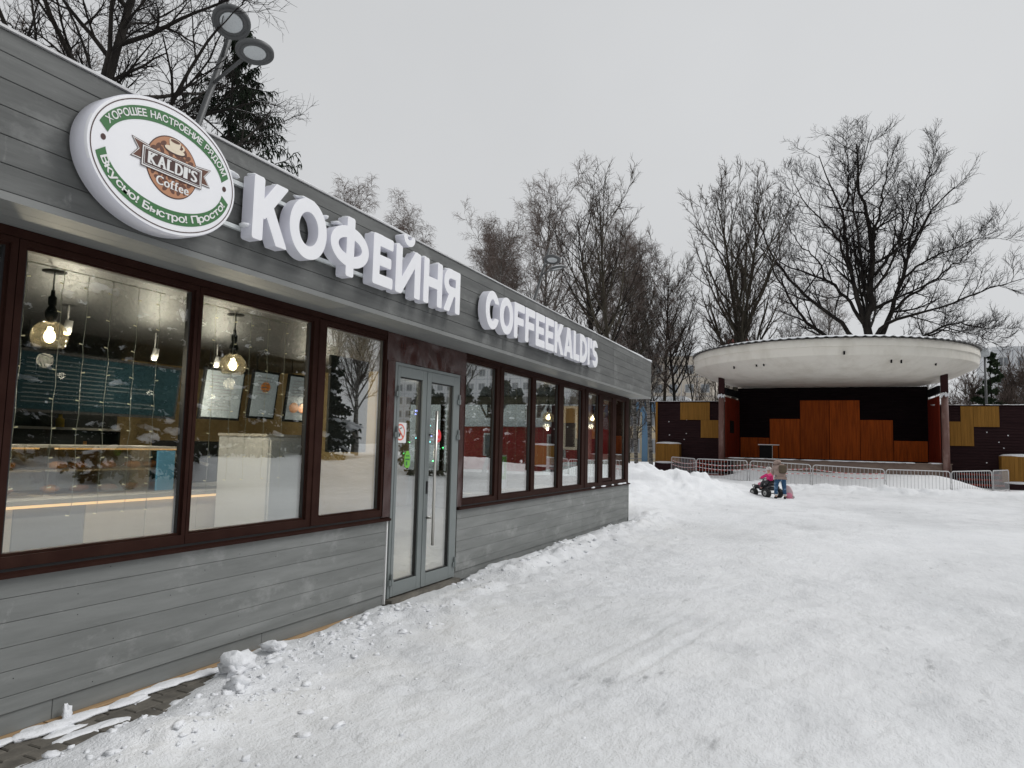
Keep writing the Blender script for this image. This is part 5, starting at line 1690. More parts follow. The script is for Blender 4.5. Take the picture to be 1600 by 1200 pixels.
for x in (-12.6, -16.2):
    f = MB(); f.box(x - .5, x - .42, 33.90, 33.99, 1.0, 2.2); f.box(x + .42, x + .5, 33.90, 33.99, 1.0, 2.2); f.box(x - .42, x + .42, 33.90, 33.99, 1.0, 1.08); f.box(x - .42, x + .42, 33.90, 33.99, 2.12, 2.2)
    o = f.build('window_frame', M['white'], t); MB().box(x - .42, x + .42, 33.94, 33.992, 1.08, 2.12).build('pane', M['aptglass'], o)


# ------------------------------------------------------------------ people
def skin_mesh(name, pts, edges, radii, m, sub=2, root=0):
    me = bpy.data.meshes.new('sk'); me.from_pydata(pts, edges, [])
    o = bpy.data.objects.new('sk', me); COL.objects.link(o)
    md = o.modifiers.new('s', 'SKIN'); md.use_smooth_shade = True
    sv = me.skin_vertices[0].data
    for i, r in enumerate(radii):
        sv[i].radius = r if isinstance(r, tuple) else (r, r); sv[i].use_root = (i == root)
    ss = o.modifiers.new('u', 'SUBSURF'); ss.levels = sub; ss.render_levels = sub
    ev = o.evaluated_get(bpy.context.evaluated_depsgraph_get())
    out = bpy.data.meshes.new_from_object(ev); out.name = name
    bpy.data.objects.remove(o); bpy.data.meshes.remove(me)
    out.materials.clear(); out.materials.append(m)
    for p in out.polygons: p.use_smooth = True; p.material_index = 0
    return out


def frame(base, ang):
    """local (right, forward, up) -> world offsets from base"""
    f = Vector((math.cos(ang), math.sin(ang), 0)); r = Vector((f.y, -f.x, 0))
    def P(a, b, c): return tuple(r * a + f * b + Vector((0, 0, c)))
    return P


def hand_pts(P, wrist, d, up, side):
    """five fingers curled; returns list of chains from the palm"""
    return []


AB = (-1.47, 25.34, gh(-1.47, 25.34) - .005)
Pa = frame(AB, R(104))
# continuous body: 0 pelvis .. head, arms to five-fingered hands, legs
def person_body(Pl, J):
    pts, ed, rad = [], [], []
    def add(p, r, parent=None):
        pts.append(Pl(*p)); rad.append(r)
        if parent is not None: ed.append((parent, len(pts) - 1))
        return len(pts) - 1
    pel = add(J['pelvis'], J['rp'])
    w = add(J['waist'], J['rw'], pel); ch = add(J['chest'], J['rc'], w); nk = add(J['neck'], J['rn'], ch); hd = add(J['head'], J['rh'], nk); ht = add(J['crown'], J['rh'] * .75, hd)
    for s in ('l', 'r'):
        sh_ = add(J['sh' + s], J['ra'] * 1.25, ch); el = add(J['el' + s], J['ra'], sh_); wr_ = add(J['wr' + s], J['ra'] * .68, el)
        pm_ = add(J['pm' + s], J['ra'] * .72, wr_)
        a, b = Vector(J['wr' + s]), Vector(J['pm' + s]); dd = (b - a).normalized(); sd_ = dd.cross(Vector((0, 0, 1))).normalized()
        for q, ln in enumerate((.055, .065, .060, .048)):
            o0 = b + sd_ * (.030 - .020 * q) * J['hs'] + dd * .018; k = add(tuple(o0), .0085 * J['hs'], pm_); k2 = add(tuple(o0 + dd * ln * .6 * J['hs'] + Vector((0, 0, -.012))), .008 * J['hs'], k); add(tuple(o0 + dd * ln * .8 * J['hs'] + Vector((0, 0, -.034)) * J['hs']), .007 * J['hs'], k2)
        th = a + (b - a) * .6 + sd_ * .035 * J['hs']; k = add(tuple(th), .010 * J['hs'], pm_); add(tuple(th + dd * .035 * J['hs'] + sd_ * .015 * J['hs']), .0085 * J['hs'], k)
        hp_ = add(J['hip' + s], J['rl'] * 1.15, pel); kn = add(J['kn' + s], J['rl'] * .78, hp_); an = add(J['an' + s], J['rl'] * .52, kn); add(J['to' + s], J['rl'] * .42, an)
    return pts, ed, rad


JA = dict(pelvis=(0, -.02, .76), waist=(-.01, .02, .88), chest=(-.03, .09, 1.04), neck=(-.05, .15, 1.15), head=(-.065, .18, 1.215), crown=(-.07, .20, 1.28),
          shl=(-.17, .10, 1.07), shr=(.12, .11, 1.07), ell=(-.20, .25, .88), elr=(.13, .27, .88), wrl=(-.15, .44, .80), wrr=(.02, .46, .80), pml=(-.14, .50, .79), pmr=(.00, .52, .79),
          hipl=(-.09, -.02, .70), hipr=(.09, -.02, .70), knl=(-.125, .03, .40), knr=(.115, .06, .40), anl=(-.14, -.02, .07), anr=(.15, -.01, .07), tol=(-.15, .10, .03), tor=(.165, .11, .03),
          rp=.11, rw=.10, rc=.11, rn=.05, rh=.075, ra=.040, rl=.072, hs=1.0)
pts, ed, rad = person_body(Pa, JA)
adult = link('person', skin_mesh('person', pts, ed, rad, M['skin']), None, AB)
tag(adult, 'adult in beige hooded jacket and blue jeans bending over the child from behind', 'person')


def cloth(name, Pl, chain_pts, edges, radii, m, parent, sub=2, root=0):
    return link(name, skin_mesh(name, [Pl(*p) for p in chain_pts], edges, radii, m, sub, root), parent)


cloth('jacket', Pa, [(0, -.03, .80), (0, .01, .90), (-.03, .08, 1.03), (-.05, .13, 1.10), (-.165, .10, 1.06), (-.20, .24, .885), (-.155, .42, .805), (.115, .11, 1.06), (.135, .26, .885), (.025, .44, .805), (0, -.04, .72)],
      [(0, 1), (1, 2), (2, 3), (2, 4), (4, 5), (5, 6), (2, 7), (7, 8), (8, 9), (0, 10)], [(.185, .15), (.165, .135), (.17, .13), .09, .082, .066, .050, .082, .066, .050, (.19, .155)], M['jacket'], adult)
cloth('hood', Pa, [(-.055, .10, 1.11), (-.072, .13, 1.205), (-.080, .15, 1.285)], [(0, 1), (1, 2)], [.115, .145, .10], M['jacket'], adult)
cloth('jeans', Pa, [(0, -.02, .74), (-.095, -.015, .68), (-.135, .03, .40), (-.14, -.02, .13), (.095, -.015, .68), (.13, .06, .40), (.14, -.01, .13)],
      [(0, 1), (1, 2), (2, 3), (0, 4), (4, 5), (5, 6)], [.125, .098, .074, .058, .098, .074, .058], M['jeans'], adult)
for s in (-1, 1):
    o = cloth('shoe', Pa, [(s * .14, -.05, .055), (s * .145, .03, .045), (s * .155, .13, .032)], [(0, 1), (1, 2)], [.052, .048, .036], M['rubber'], adult)
    mb = MB(); mb.cs = True
    c = Vector(AB) + Vector(Pa(s * .14, -.02, .115)); mb.lathe([(.060, 0), (.064, .02), (.060, .045)], c, 14); mb.build('sock', M['knit'], adult)
# backpack
Pb = Pa
bp_o = thing('backpack', Vector(AB) + Vector(Pa(0, .02, .86)), 'olive brown backpack worn on the adult\'s back', 'backpack')
def bpP(a, b, c): return tuple(Vector(AB) + Vector(Pa(a, b, c)))
ang_ = R(20)
bw_ = MB(); bw_.cs = True
fwd = Vector(Pa(0, 1, 0)); rt_ = Vector(Pa(1, 0, 0))
upv = (fwd * math.sin(ang_) + Vector((0, 0, 1)) * math.cos(ang_)); bkv = (fwd * -math.cos(ang_) + Vector((0, 0, 1)) * math.sin(ang_))
cc = Vector(bpP(.055, .02, .93)) + bkv * .155
rotm = Matrix((rt_, bkv, upv)).transposed()
mb = MB(); mb.cs = True
V = []
for i in range(11):
    th = math.pi * i / 10
    for k in range(20):
        ph = 2 * math.pi * k / 20
        def se(c, p): return math.copysign(abs(c) ** p, c)
        p = Vector((.125 * se(math.sin(th), .45) * se(math.cos(ph), .45), .07 * se(math.sin(th), .45) * se(math.sin(ph), .45), .14 * se(math.cos(th), .5)))
        V.append(cc + rotm @ p)
mb.add(V, [(i * 20 + k, (i + 1) * 20 + k, (i + 1) * 20 + (k + 1) % 20, i * 20 + (k + 1) % 20) for i in range(10) for k in range(20)])
mb.build('bag', M['pack'], bp_o)
mb = MB(); mb.obox(cc + bkv * .072 - upv * .05, rt_, bkv, upv, .09, .02, .07); mb.build('front_pocket', M['pack'], bp_o)
for s in (-1, 1):
    mb = MB(); mb.cs = True
    mb.tube([cc + rt_ * s * .08 + upv * .14 - bkv * .05, cc + rt_ * s * .10 + upv * .17 - bkv * .18, cc + rt_ * s * .13 + upv * .05 - bkv * .26], .014, 6); mb.build('strap', M['pack'], bp_o)

# quad bike
QB = (-1.96, 26.0, gh(-1.96, 26.0))
qa = R(134)
Pq_ = frame(QB, qa)
def Pq(a, b, c): return Vector(QB) + Vector(Pq_(a, b, c))
quad = thing('quad_bike', QB, 'black and pink ride-on quad bike with fat tyres facing left', 'quad bike')
qr = Vector(Pq_(1, 0, 0)); qf = Vector(Pq_(0, 1, 0))
for (a, b, r_) in ((-.24, .34, .135), (.24, .34, .135), (-.25, -.32, .15), (.25, -.32, .15)):
    c = Pq(a, b, r_)
    mb = MB(); mb.cs = True
    mb.lathe([(r_ * .52, -.075), (r_ * .86, -.085), (r_ * .97, -.06), (r_, -.03), (r_, .03), (r_ * .97, .06), (r_ * .86, .085), (r_ * .52, .075)], c, 24, qr)
    for k in range(16):
        an = 2 * math.pi * k / 16; u_ = qf * math.cos(an) + Vector((0, 0, 1)) * math.sin(an); w_ = qf * -math.sin(an) + Vector((0, 0, 1)) * math.cos(an)
        for s in (-1, 1): mb.obox(c + u_ * r_ + qr * s * .035, u_, w_, qr, .010, .012, .028)
    wh = mb.build('wheel', M['rubber'], quad)
    mb = MB(); mb.cs = True
    for s in (-1, 1): mb.lathe([(0, s * .080), (r_ * .22, s * .084), (r_ * .24, s * .079), (r_ * .48, s * .084), (r_ * .54, s * .078)], c, 20, qr)
    mb.build('rim', M['rim'], wh)
    mb = MB(); mb.lathe([(.026, -.092), (.026, .092)], c, 10, qr); mb.build('hub', M['plblack'], wh)
body_q = link('fairing', skin_mesh('fairing', [Pq_(0, -.40, .33), Pq_(0, -.12, .30), Pq_(0, .16, .34), Pq_(0, .40, .33), Pq_(-.24, -.32, .34), Pq_(.24, -.32, .34), Pq_(-.22, .34, .33), Pq_(.22, .34, .33)],
              [(0, 1), (1, 2), (2, 3), (0, 4), (0, 5), (3, 6), (3, 7)], [.11, .10, .11, .085, .075, .075, .065, .065], M['plblack']), quad)
mb = MB(); mb.cs = True; mb.ellipsoid(Pq(0, -.12, .44), .12, .12, .045, 16, 8, rot=Matrix.Rotation(0, 3, 'Z')); mb.ellipsoid(Pq(0, -.28, .45), .12, .12, .05, 16, 8); mb.build('seat', M['plblack'], quad)
mb = MB(); mb.cs = True; mb.ellipsoid(Pq(-.02, .26, .43), .10, .10, .06, 14, 8); mb.ellipsoid(Pq(-.11, .12, .33), .05, .08, .05, 10, 6); mb.build('pink_panel', M['plpink'], quad)
mb = MB(); mb.cs = True; mb.tube([Pq(0, .20, .42), Pq(0, .15, .60)], .022, 8); mb.tube([Pq(-.20, .08, .63), Pq(-.08, .15, .61), Pq(.08, .15, .61), Pq(.20, .08, .63)], .015, 8); mb.build('handlebar', M['plblack'], quad)
mb = MB(); mb.cs = True; mb.tube([Pq(-.16, .46, .28), Pq(-.16, .54, .38), Pq(.16, .54, .38), Pq(.16, .46, .28)], .015, 8); mb.build('bumper', M['plblack'], quad)
mb = MB(); mb.cs = True
for (a, b) in ((-.13, .42), (.13, .42)): mb.ellipsoid(Pq(a, b + .02, .40), .035, .035, .03, 10, 6)
mb.build('headlight', M['rim'], quad)
for b in (.34, -.32): MB().tube([Pq(-.24, b, .145), Pq(.24, b, .145)], .018, 8).build('axle', M['plblack'], quad)

# child on the quad
CB = Pq(0, -.20, .48)
Pc = frame(CB, qa)
JC = dict(pelvis=(0, 0, .05), waist=(0, .02, .14), chest=(0, .045, .26), neck=(0, .07, .36), head=(0, .085, .44), crown=(0, .09, .51),
          shl=(-.095, .05, .29), shr=(.095, .05, .29), ell=(-.16, .17, .20), elr=(.16, .17, .20), wrl=(-.17, .275, .165), wrr=(.17, .275, .165), pml=(-.165, .31, .16), pmr=(.165, .31, .16),
          hipl=(-.07, .03, .03), hipr=(.07, .03, .03), knl=(-.15, .22, .02), knr=(.15, .22, .02), anl=(-.17, .26, -.20), anr=(.17, .26, -.20), tol=(-.17, .34, -.23), tor=(.17, .34, -.23),
          rp=.075, rw=.07, rc=.075, rn=.035, rh=.07, ra=.032, rl=.05, hs=.6)
pts, ed, rad = person_body(Pc, JC)
child = link('person', skin_mesh('person', pts, ed, rad, M['skin']), None, tuple(CB))
tag(child, 'small child in bright pink jacket and pale bobble hat riding the quad bike', 'person')
cloth('jacket', Pc, [(0, 0, .05), (0, .02, .15), (0, .045, .26), (0, .07, .34), (-.10, .05, .28), (-.165, .17, .20), (-.172, .265, .168), (.10, .05, .28), (.165, .17, .20), (.172, .265, .168)],
      [(0, 1), (1, 2), (2, 3), (2, 4), (4, 5), (5, 6), (2, 7), (7, 8), (8, 9)], [.115, .115, .115, .06, .06, .052, .042, .06, .052, .042], M['pink'], child)
cloth('trousers', Pc, [(0, .0, .04), (-.07, .03, .03), (-.15, .22, .02), (-.17, .26, -.17), (.07, .03, .03), (.15, .22, .02), (.17, .26, -.17)], [(0, 1), (1, 2), (2, 3), (0, 4), (4, 5), (5, 6)], [.095, .075, .064, .05, .075, .064, .05], M['plblack'], child)
mb = MB(); mb.cs = True; c = CB + Vector(Pc_ if False else Pc(0, .08, .47)); mb.lathe([(.086, -.03), (.090, .01), (.082, .05), (.05, .085), (0, .10)], c, 18); mb.build('knitted_hat', M['knit'], child)
mb = MB(); mb.cs = True; mb.ellipsoid(CB + Vector(Pc(-.01, .06, .595)), .042, .042, .042, 12, 8, bump=.3, seed=3); mb.build('bobble', M['knitgrey'], child)
for s in (-1, 1): cloth('boot', Pc, [(s * .17, .24, -.20), (s * .17, .28, -.225), (s * .17, .35, -.235)], [(0, 1), (1, 2)], [.045, .042, .034], M['rubber'], child)

# pink saucer sledge behind
sl = thing('pink_sledge', (-1.24, 25.95, gh(-1.24, 25.95)), 'pale pink plastic sledge leaning upright behind the adult\'s legs', 'sledge')
zb = gh(-1.24, 25.95)
mb = MB(); mb.cs = True
mb.ellipsoid((-1.24, 25.93, zb + .20), .135, .06, .25, 20, 12, rot=Matrix.Rotation(R(-14), 3, 'Y'), bump=.12, seed=2); mb.build('shell', M['plpale'], sl)
mb = MB(); mb.cs = True
mb.ellipsoid((-1.23, 25.88, zb + .11), .105, .045, .10, 18, 10, bump=.25, seed=4); mb.build('seat_pad', M['plpink'], sl)
mb = MB(); mb.cs = True; mb.ellipsoid((-1.11, 25.92, zb + .06), .06, .045, .05, 12, 8); mb.build('brake_handle', M['rim'], sl)
mb = MB(); mb.cs = True; mb.tube([(-1.34, 25.88, zb + .03), (-1.23, 25.84, zb + .02), (-1.10, 25.87, zb + .04)], .014, 8); mb.build('rim_edge', M['plpink'], sl)


# ------------------------------------------------------------------ trees
def unit(a): return a / np.maximum(np.linalg.norm(a, axis=-1, keepdims=True), 1e-9)


def grow(P0, D0, L, R0, K, jit, trop, rng, rtip=.3):
    B = len(P0); P = np.zeros((B, K, 3)); P[:, 0] = P0; d = unit(D0); st = (L / (K - 1))[:, None]
    for k in range(1, K):
        d = unit(d + rng.normal(0, jit, (B, 3)) + np.array([0, 0, trop]))
        P[:, k] = P[:, k - 1] + d * st
    t = np.linspace(0, 1, K)
    return P, R0[:, None] * (1 - (1 - rtip) * t)[None, :]


def spawn(P, Rr, n, t0, t1, ang, asd, frac, K, jit, trop, rng, rf=.62, rtip=.3, lmin=0, taper=.55, rmin=.004):
    B, Kp, _ = P.shape
    Lp = np.linalg.norm(np.diff(P, axis=1), axis=2).sum(1)
    t = t0 + (t1 - t0) * (np.arange(n)[None, :] + rng.random((B, n))) / n
    f = t * (Kp - 1); i = np.minimum(f.astype(int), Kp - 2); fr = (f - i)[..., None]
    bi = np.arange(B)[:, None]
    pos = P[bi, i] * (1 - fr) + P[bi, i + 1] * fr
    tan = unit(P[bi, i + 1] - P[bi, i])
    rad = Rr[bi, i] * (1 - fr[..., 0]) + Rr[bi, i + 1] * fr[..., 0]
    ref = unit(np.cross(tan, rng.normal(0, 1, 3)[None, None, :] + .01)); w = np.cross(tan, ref)
    phi = rng.random((B, 1)) * 6.28 + np.arange(n)[None, :] * 2.4 + rng.normal(0, .5, (B, n))
    a = rng.normal(ang, asd, (B, n))
    D = tan * np.cos(a)[..., None] + (ref * np.cos(phi)[..., None] + w * np.sin(phi)[..., None]) * np.sin(a)[..., None]
    L = np.maximum(Lp[:, None] * frac * (1 - taper * t) * rng.uniform(.65, 1.3, (B, n)), lmin)
    R0 = np.maximum(rad * rf, rmin)
    return grow(pos.reshape(-1, 3), D.reshape(-1, 3), L.ravel(), R0.ravel(), K, jit, trop, rng, rtip)


def tubes(P, Rr, S):
    B, K, _ = P.shape
    T = unit(np.gradient(P, axis=1))
    m = unit(P[:, -1] - P[:, 0]); h = np.where(np.abs(m[:, 2:3]) < .9, np.array([[0, 0, 1.]]), np.array([[1., 0, 0]]))
    ref = unit(np.cross(m, h))[:, None, :]
    u = unit(ref - (ref * T).sum(-1, keepdims=True) * T); w = np.cross(T, u)
    an = 2 * np.pi * np.arange(S) / S
    V = P[:, :, None, :] + Rr[:, :, None, None] * (u[:, :, None, :] * np.cos(an)[None, None, :, None] + w[:, :, None, :] * np.sin(an)[None, None, :, None])
    base = (np.arange(B) * K * S)[:, None, None] + (np.arange(K - 1) * S)[None, :, None]
    k = np.arange(S)[None, None, :]; k2 = (k + 1) % S
    F = np.stack([base + k, base + k2, base + S + k2, base + S + k], -1).reshape(-1, 4)
    return V.reshape(-1, 3), F


def join(parts):
    Vs, Fs, o = [], [], 0
    for V, F in parts:
        Vs.append(V); Fs.append(F + o); o += len(V)
    return np.concatenate(Vs), np.concatenate(Fs)


def resample(pts, K, rng, wob=.0):
    p = np.array(pts, float); s = np.r_[0, np.cumsum(np.linalg.norm(np.diff(p, axis=0), axis=1))]
    q = np.linspace(0, s[-1], K)
    out = np.column_stack([np.interp(q, s, p[:, i]) for i in range(3)])
    for _ in range(2): out[1:-1] = .25 * out[:-2] + .5 * out[1:-1] + .25 * out[2:]
    out[1:-1] += rng.normal(0, wob, (K - 2, 3))
    return out


def make_tree(name, trunk_parts, crown_parts, mt, mc):
    V, F = join(trunk_parts); a = np_mesh('trunk', V, F, True, [mt])
    V, F = join(crown_parts); b = np_mesh('crown', V, F, False, [mc])
    return a, b


def plant(name, meshes, x, y, label, rz=0, s=1.0, sz=None, group=None, cat='tree', z=None):
    t = thing(name, (x, y, (gh(x, y) if z is None else z) - .08), label, cat, group)
    t.rotation_euler = (0, 0, rz); t.scale = (s, s, sz or s)
    OFF[t.name] = Vector()
    link('trunk', meshes[0], t); link('crown', meshes[1], t)
    return t


def squash(P, c, r, k=.35):
    """growth that reaches past the crown's outer surface bends back towards it"""
    c = np.array(c); r = np.array(r); q = (P - c) / r; d = np.linalg.norm(q, axis=-1, keepdims=True)
    f = np.where(d > 1, (1 + (d - 1) * k) / np.maximum(d, 1e-6), 1)
    return c + (P - c) * f


# the wide oak behind the stage: main limbs laid out singly
def oak_tree():
    rng = np.random.default_rng(3)
    LM = [[(2.6, 8.6), (2.6, 9.8), (2.7, 12.2), (2.9, 14.5), (3.0, 17.6), (2.9, 19.7), (2.3, 22.1), (2.2, 25.0), (2.1, 26.3)],
          [(3.0, 16.8), (3.5, 20.0), (3.8, 21.8), (4.2, 23.9), (4.1, 25.0)],
          [(2.5, 10.8), (2.1, 12.5), (1.6, 14.9), (1.2, 17.8), (1.1, 20.3), (0.2, 22.2), (-0.5, 24.8)],
          [(1.1, 20.3), (1.5, 21.3), (1.4, 24.3), (1.3, 26.5)],
          [(2.4, 11.1), (1.0, 14.0), (-0.1, 15.2), (-1.1, 15.8), (-2.6, 16.7), (-3.8, 17.7), (-4.3, 19.1)],
          [(1.6, 14.9), (0.5, 18.4), (-0.5, 19.5), (-1.7, 20.9), (-2.4, 23.4)],
          [(2.4, 9.1), (1.0, 11.0), (-0.5, 12.7), (-1.6, 13.6), (-2.8, 15.1), (-3.8, 16.9), (-4.6, 19.1), (-5.5, 21.4)],
          [(2.4, 8.5), (0.5, 9.9), (-1.5, 11.4), (-2.4, 13.0), (-3.2, 15.1), (-4.3, 17.4), (-5.2, 19.9)],
          [(2.8, 8.9), (3.7, 10.6), (4.3, 12.2), (4.9, 14.6), (5.4, 16.8), (5.7, 17.8), (6.8, 20.0), (8.0, 22.0), (8.7, 22.5)],
          [(5.5, 16.9), (5.7, 18.9), (6.2, 21.2), (6.9, 23.1), (7.2, 24.5)],
          [(2.7, 9.7), (4.0, 11.2), (6.0, 11.6), (7.9, 12.1), (9.2, 12.8), (10.4, 13.0), (11.5, 13.2)],
          [(4.3, 12.1), (5.4, 13.4), (6.4, 14.2), (7.5, 15.0), (8.8, 16.4), (9.9, 17.5), (10.4, 18.3)],
          [(4.7, 14.4), (6.3, 15.9), (7.8, 16.5), (9.0, 16.7), (10.5, 16.8)],
          [(3.0, 8.4), (5.3, 9.4), (6.6, 10.1), (7.4, 11.0), (8.9, 11.2), (10.1, 10.7), (11.1, 10.8)],
          [(3.2, 15.1), (4.1, 16.6), (4.7, 17.6), (5.4, 19.9), (5.2, 22.8), (5.0, 23.9)],
          [(2.8, 12.9), (2.3, 16.1), (2.0, 18.7), (1.7, 20.7), (2.3, 23.3), (3.0, 25.8)],
          [(6.6, 10.1), (7.9, 10.5), (9.0, 9.9), (10.1, 9.2)],
          [(-0.1, 15.2), (-1.0, 17.7), (-2.2, 18.8), (-2.9, 20.6), (-3.4, 22.0)]]
    r0 = [.40, .17, .24, .12, .19, .14, .24, .24, .27, .13, .19, .15, .13, .18, .16, .17, .09, .10]
    dy = [0, -.5, -2, -.6, 3, -3, -1.5, 4.5, 2.0, -1.0, -3.5, 3.5, -2.5, 2.5, 3.2, -3.2, -1.5, 2.0]
    start = [0, 0, 0, -2, 0, -1.0, 0, 0, 0, 1.2, 0, .5, .8, 0, 0, 0, .8, 1.2]
    K = 18; P = []; Rr = []
    bx = 2.65
    for l, r, d, s0 in zip(LM, r0, dy, start):
        n = len(l)
        p3 = [((a - bx) * .95, s0 + (d - s0) * (i / (n - 1)) ** 1.2, 8.4 + (b - 8.4) * .93) for i, (a, b) in enumerate(l)]
        P.append(resample(p3, K, rng, .06)); Rr.append(r * .80 * (1 - .86 * np.linspace(0, 1, K) ** .8))
    P = np.array(P); Rr = np.array(Rr)
    # extra limbs towards and away from the viewer for a round crown
    ex = []; er = []
    for i in range(4):
        a = R(70 + i * 40 if i < 2 else 240 + (i - 2) * 60); b = R(35 + 22 * (i % 3))
        st = np.array([0, 0, 10.5 + .8 * i]); d = np.array([math.cos(a) * math.cos(b), math.sin(a) * math.cos(b), math.sin(b)])
        q, w = grow(st[None], d[None], np.array([8.5]), np.array([.11]), K, .06, .04, rng, .15); ex.append(q[0]); er.append(w[0])
    P = np.concatenate([P, np.array(ex)]); Rr = np.concatenate([Rr, np.array(er)])
    tr = resample([(0, 0, -.4), (.05, 0, 4), (0, 0, 7.5), (-.05, 0, 9.6)], 10, rng, .02)[None]
    trr = np.array([[.62, .54, .50, .47, .45, .44, .43, .42, .42, .38]])
    A1 = spawn(P, Rr, 13, .16, 1.0, .82, .2, .31, 9, .085, .055, rng, .62, .22, lmin=1.3, taper=.45)
    A2 = spawn(*A1, 7, .12, 1.0, .62, .18, .43, 6, .09, .07, rng, .66, .35, lmin=.8, rmin=.016, taper=.45)
    A3 = spawn(*A2, 4, .15, 1.0, .50, .18, .52, 4, .08, .08, rng, .66, .45, lmin=.5, rmin=.011, taper=.4)
    A4 = spawn(*A3, 2, .25, 1.0, .52, .2, .62, 3, .10, .07, rng, .72, .5, lmin=.36, rmin=.0085, taper=.3)
    sq = lambda B: (squash(B[0], (.75, 0, 15.2), (8.7, 8.5, 11.2), .6), B[1])
    return make_tree('oak', [tubes(tr, trr, 14), tubes(P, Rr, 8), tubes(*sq(A1), 5)], [tubes(*sq(A2), 3), tubes(*sq(A3), 3), tubes(*sq(A4), 3)], M['bark'], M['twig'])


def upright_tree(seed, H, r0, fork, n1, ang1, frac1, mt, mc, trop1=.05, n2=7, n3=6, n4=5, n5=2, a2=.6, droop=0.0, jit=.09, leader=.95, thin=.006, lean=0.0, sub=1.0, K0=12, trop2=.08, a3=.55):
    rng = np.random.default_rng(seed)
    tr, trr = grow(np.array([[0, 0, -.3]]), np.array([[lean, 0, 1.]]), np.array([H * leader]), np.array([r0]), K0, .035, .05, rng, .10)
    L1 = spawn(tr, trr, n1, fork, .93, ang1, .12, frac1, 10, jit * .6, trop1, rng, .66, .2, taper=.55)
    L2 = spawn(*L1, n2, .12, 1.0, a2, .18, .40 * sub, 7, jit, trop2, rng, .66, .3, lmin=.6, rmin=thin * 2.0, taper=.40)
    top = spawn(tr, trr, 12, .55, 1.0, a2, .2, .15, 6, jit, trop2, rng, .5, .25, lmin=.6, rmin=thin * 1.5)
    L2 = (np.concatenate([L2[0][:, :6], top[0]]), np.concatenate([L2[1][:, :6], top[1]]))
    L3 = spawn(*L2, n3, .10, 1.0, a3, .2, .46, 5, jit * 1.1, trop2 * .8 - droop * .6, rng, .66, .4, lmin=.4, rmin=thin * 1.5, taper=.4)
    L4 = spawn(*L3, n4, .12, 1.0, a3, .2, .58, 4, jit * 1.1, trop2 * .6 - droop, rng, .7, .45, lmin=.3, rmin=thin, taper=.35)
    cr = [tubes(*L3, 3), tubes(*L4, 3)]
    if n5:
        L5 = spawn(*L4, n5, .2, 1.0, a3, .2, .75, 3, jit, trop2 * .5 - droop * 1.4, rng, .75, .5, lmin=.25, rmin=thin * .85, taper=.3)
        cr.append(tubes(*L5, 3))
    return make_tree('t', [tubes(tr, trr, 12), tubes(*L1, 6), tubes(*L2, 4)], cr, mt, mc)


OAK = oak_tree()
TA = upright_tree(11, 14.0, .17, .40, 15, .80, .46, M['bark'], M['twig2'], .11, 7, 5, 3, 0, jit=.075, thin=.0075)
TB = upright_tree(12, 14.8, .16, .42, 16, .72, .42, M['bark2'], M['twig2'], .12, 7, 5, 3, 0, lean=.03, jit=.07, thin=.0075)
TC = upright_tree(13, 22.0, .26, .32, 20, .62, .46, M['bark2'], M['twig2'], .11, 8, 5, 4, 0, jit=.07, thin=.011)
BA = upright_tree(21, 17.5, .16, .20, 30, .60, .36, M['birch'], M['twig3'], .08, 8, 6, 4, 1, droop=.12, thin=.007, jit=.07)
BB = upright_tree(22, 17.0, .15, .22, 24, .66, .36, M['birch'], M['twig3'], .05, 8, 6, 4, 2, droop=.30, thin=.0065, jit=.08)
TT = upright_tree(31, 14.0, .075, .25, 15, .65, .30, M['bark2'], M['twig2'], .09, 6, 5, 4, 0, thin=.0075, jit=.08)
TN = upright_tree(41, 15.5, .19, .34, 20, 1.0, .40, M['bark'], M['twig'], .035, 8, 6, 5, 1, jit=.11, thin=.0046, lean=.12, trop2=.03, a3=.7)

gT = 'bare trees around the square'
plant('oak_tree', OAK, 2.65, 55, 'huge wide-spreading bare oak rising behind the stage canopy', 0, 1.0, .93, group=gT)
plant('bare_tree', TA, -9.75, 32, 'dark bare tree above the far end of the cafe roof', 1.0, 1.0, .95, group=gT)
plant('bare_tree', TB, -8.7, 31, 'brown-trunked bare tree just right of the dark one over the cafe end', 2.2, 1.0, .95, group=gT)
plant('bare_tree', TC, -6.6, 52, 'tall bare tree behind the left edge of the stage canopy', .4, 1.0, .92, group=gT)
plant('bare_tree', TC, -4.9, 54.5, 'tall dark bare tree between the oak and its left neighbour', 3.6, 1.02, .99, group=gT)
plant('birch_tree', BA, -15.4, 38, 'tall bushy bare birch behind the distant street lamp', .2, 1.0, group=gT)
plant('birch_tree', BA, -18.6, 40.5, 'bare birch left of the tall bushy one', 2.4, .86, group=gT)
plant('birch_tree', BB, -25.6, 42, 'weeping bare birch rising alone over the word sign', 1.3, 1.08, group=gT)
plant('birch_tree', BB, -34.1, 42, 'weeping birch top just showing over the fascia near the spruce', 4.0, 1.25, group=gT)
plant('birch_tree', BA, -13.2, 43, 'pale bare birch right of the tall bushy one', 5.0, .92, group=gT)
plant('birch_tree', BB, -10.85, 47.5, 'white-trunked birch at the very corner of the cafe fascia', .6, 1.0, group=gT)
plant('bare_tree', TT, -11.4, 50, 'thin bare tree in the gap between cafe and stage, left one', 0, 1.0, group=gT)
plant('bare_tree', TT, -9.3, 56, 'thin bare tree behind the left stage wing', 1.1, 1.12, group=gT)
plant('bare_tree', TT, -12.6, 57, 'thin bare tree in the gap between cafe and stage, farther one', 2.0, .9, group=gT)
plant('bare_tree', TT, -8.0, 60, 'slender bare tree under the canopy edge at left', 3.1, .85, group=gT)
plant('bare_tree', TA, -9.4, 49, 'forked dark tree right behind the left wing of the stage', 2.0, .95, group=gT)
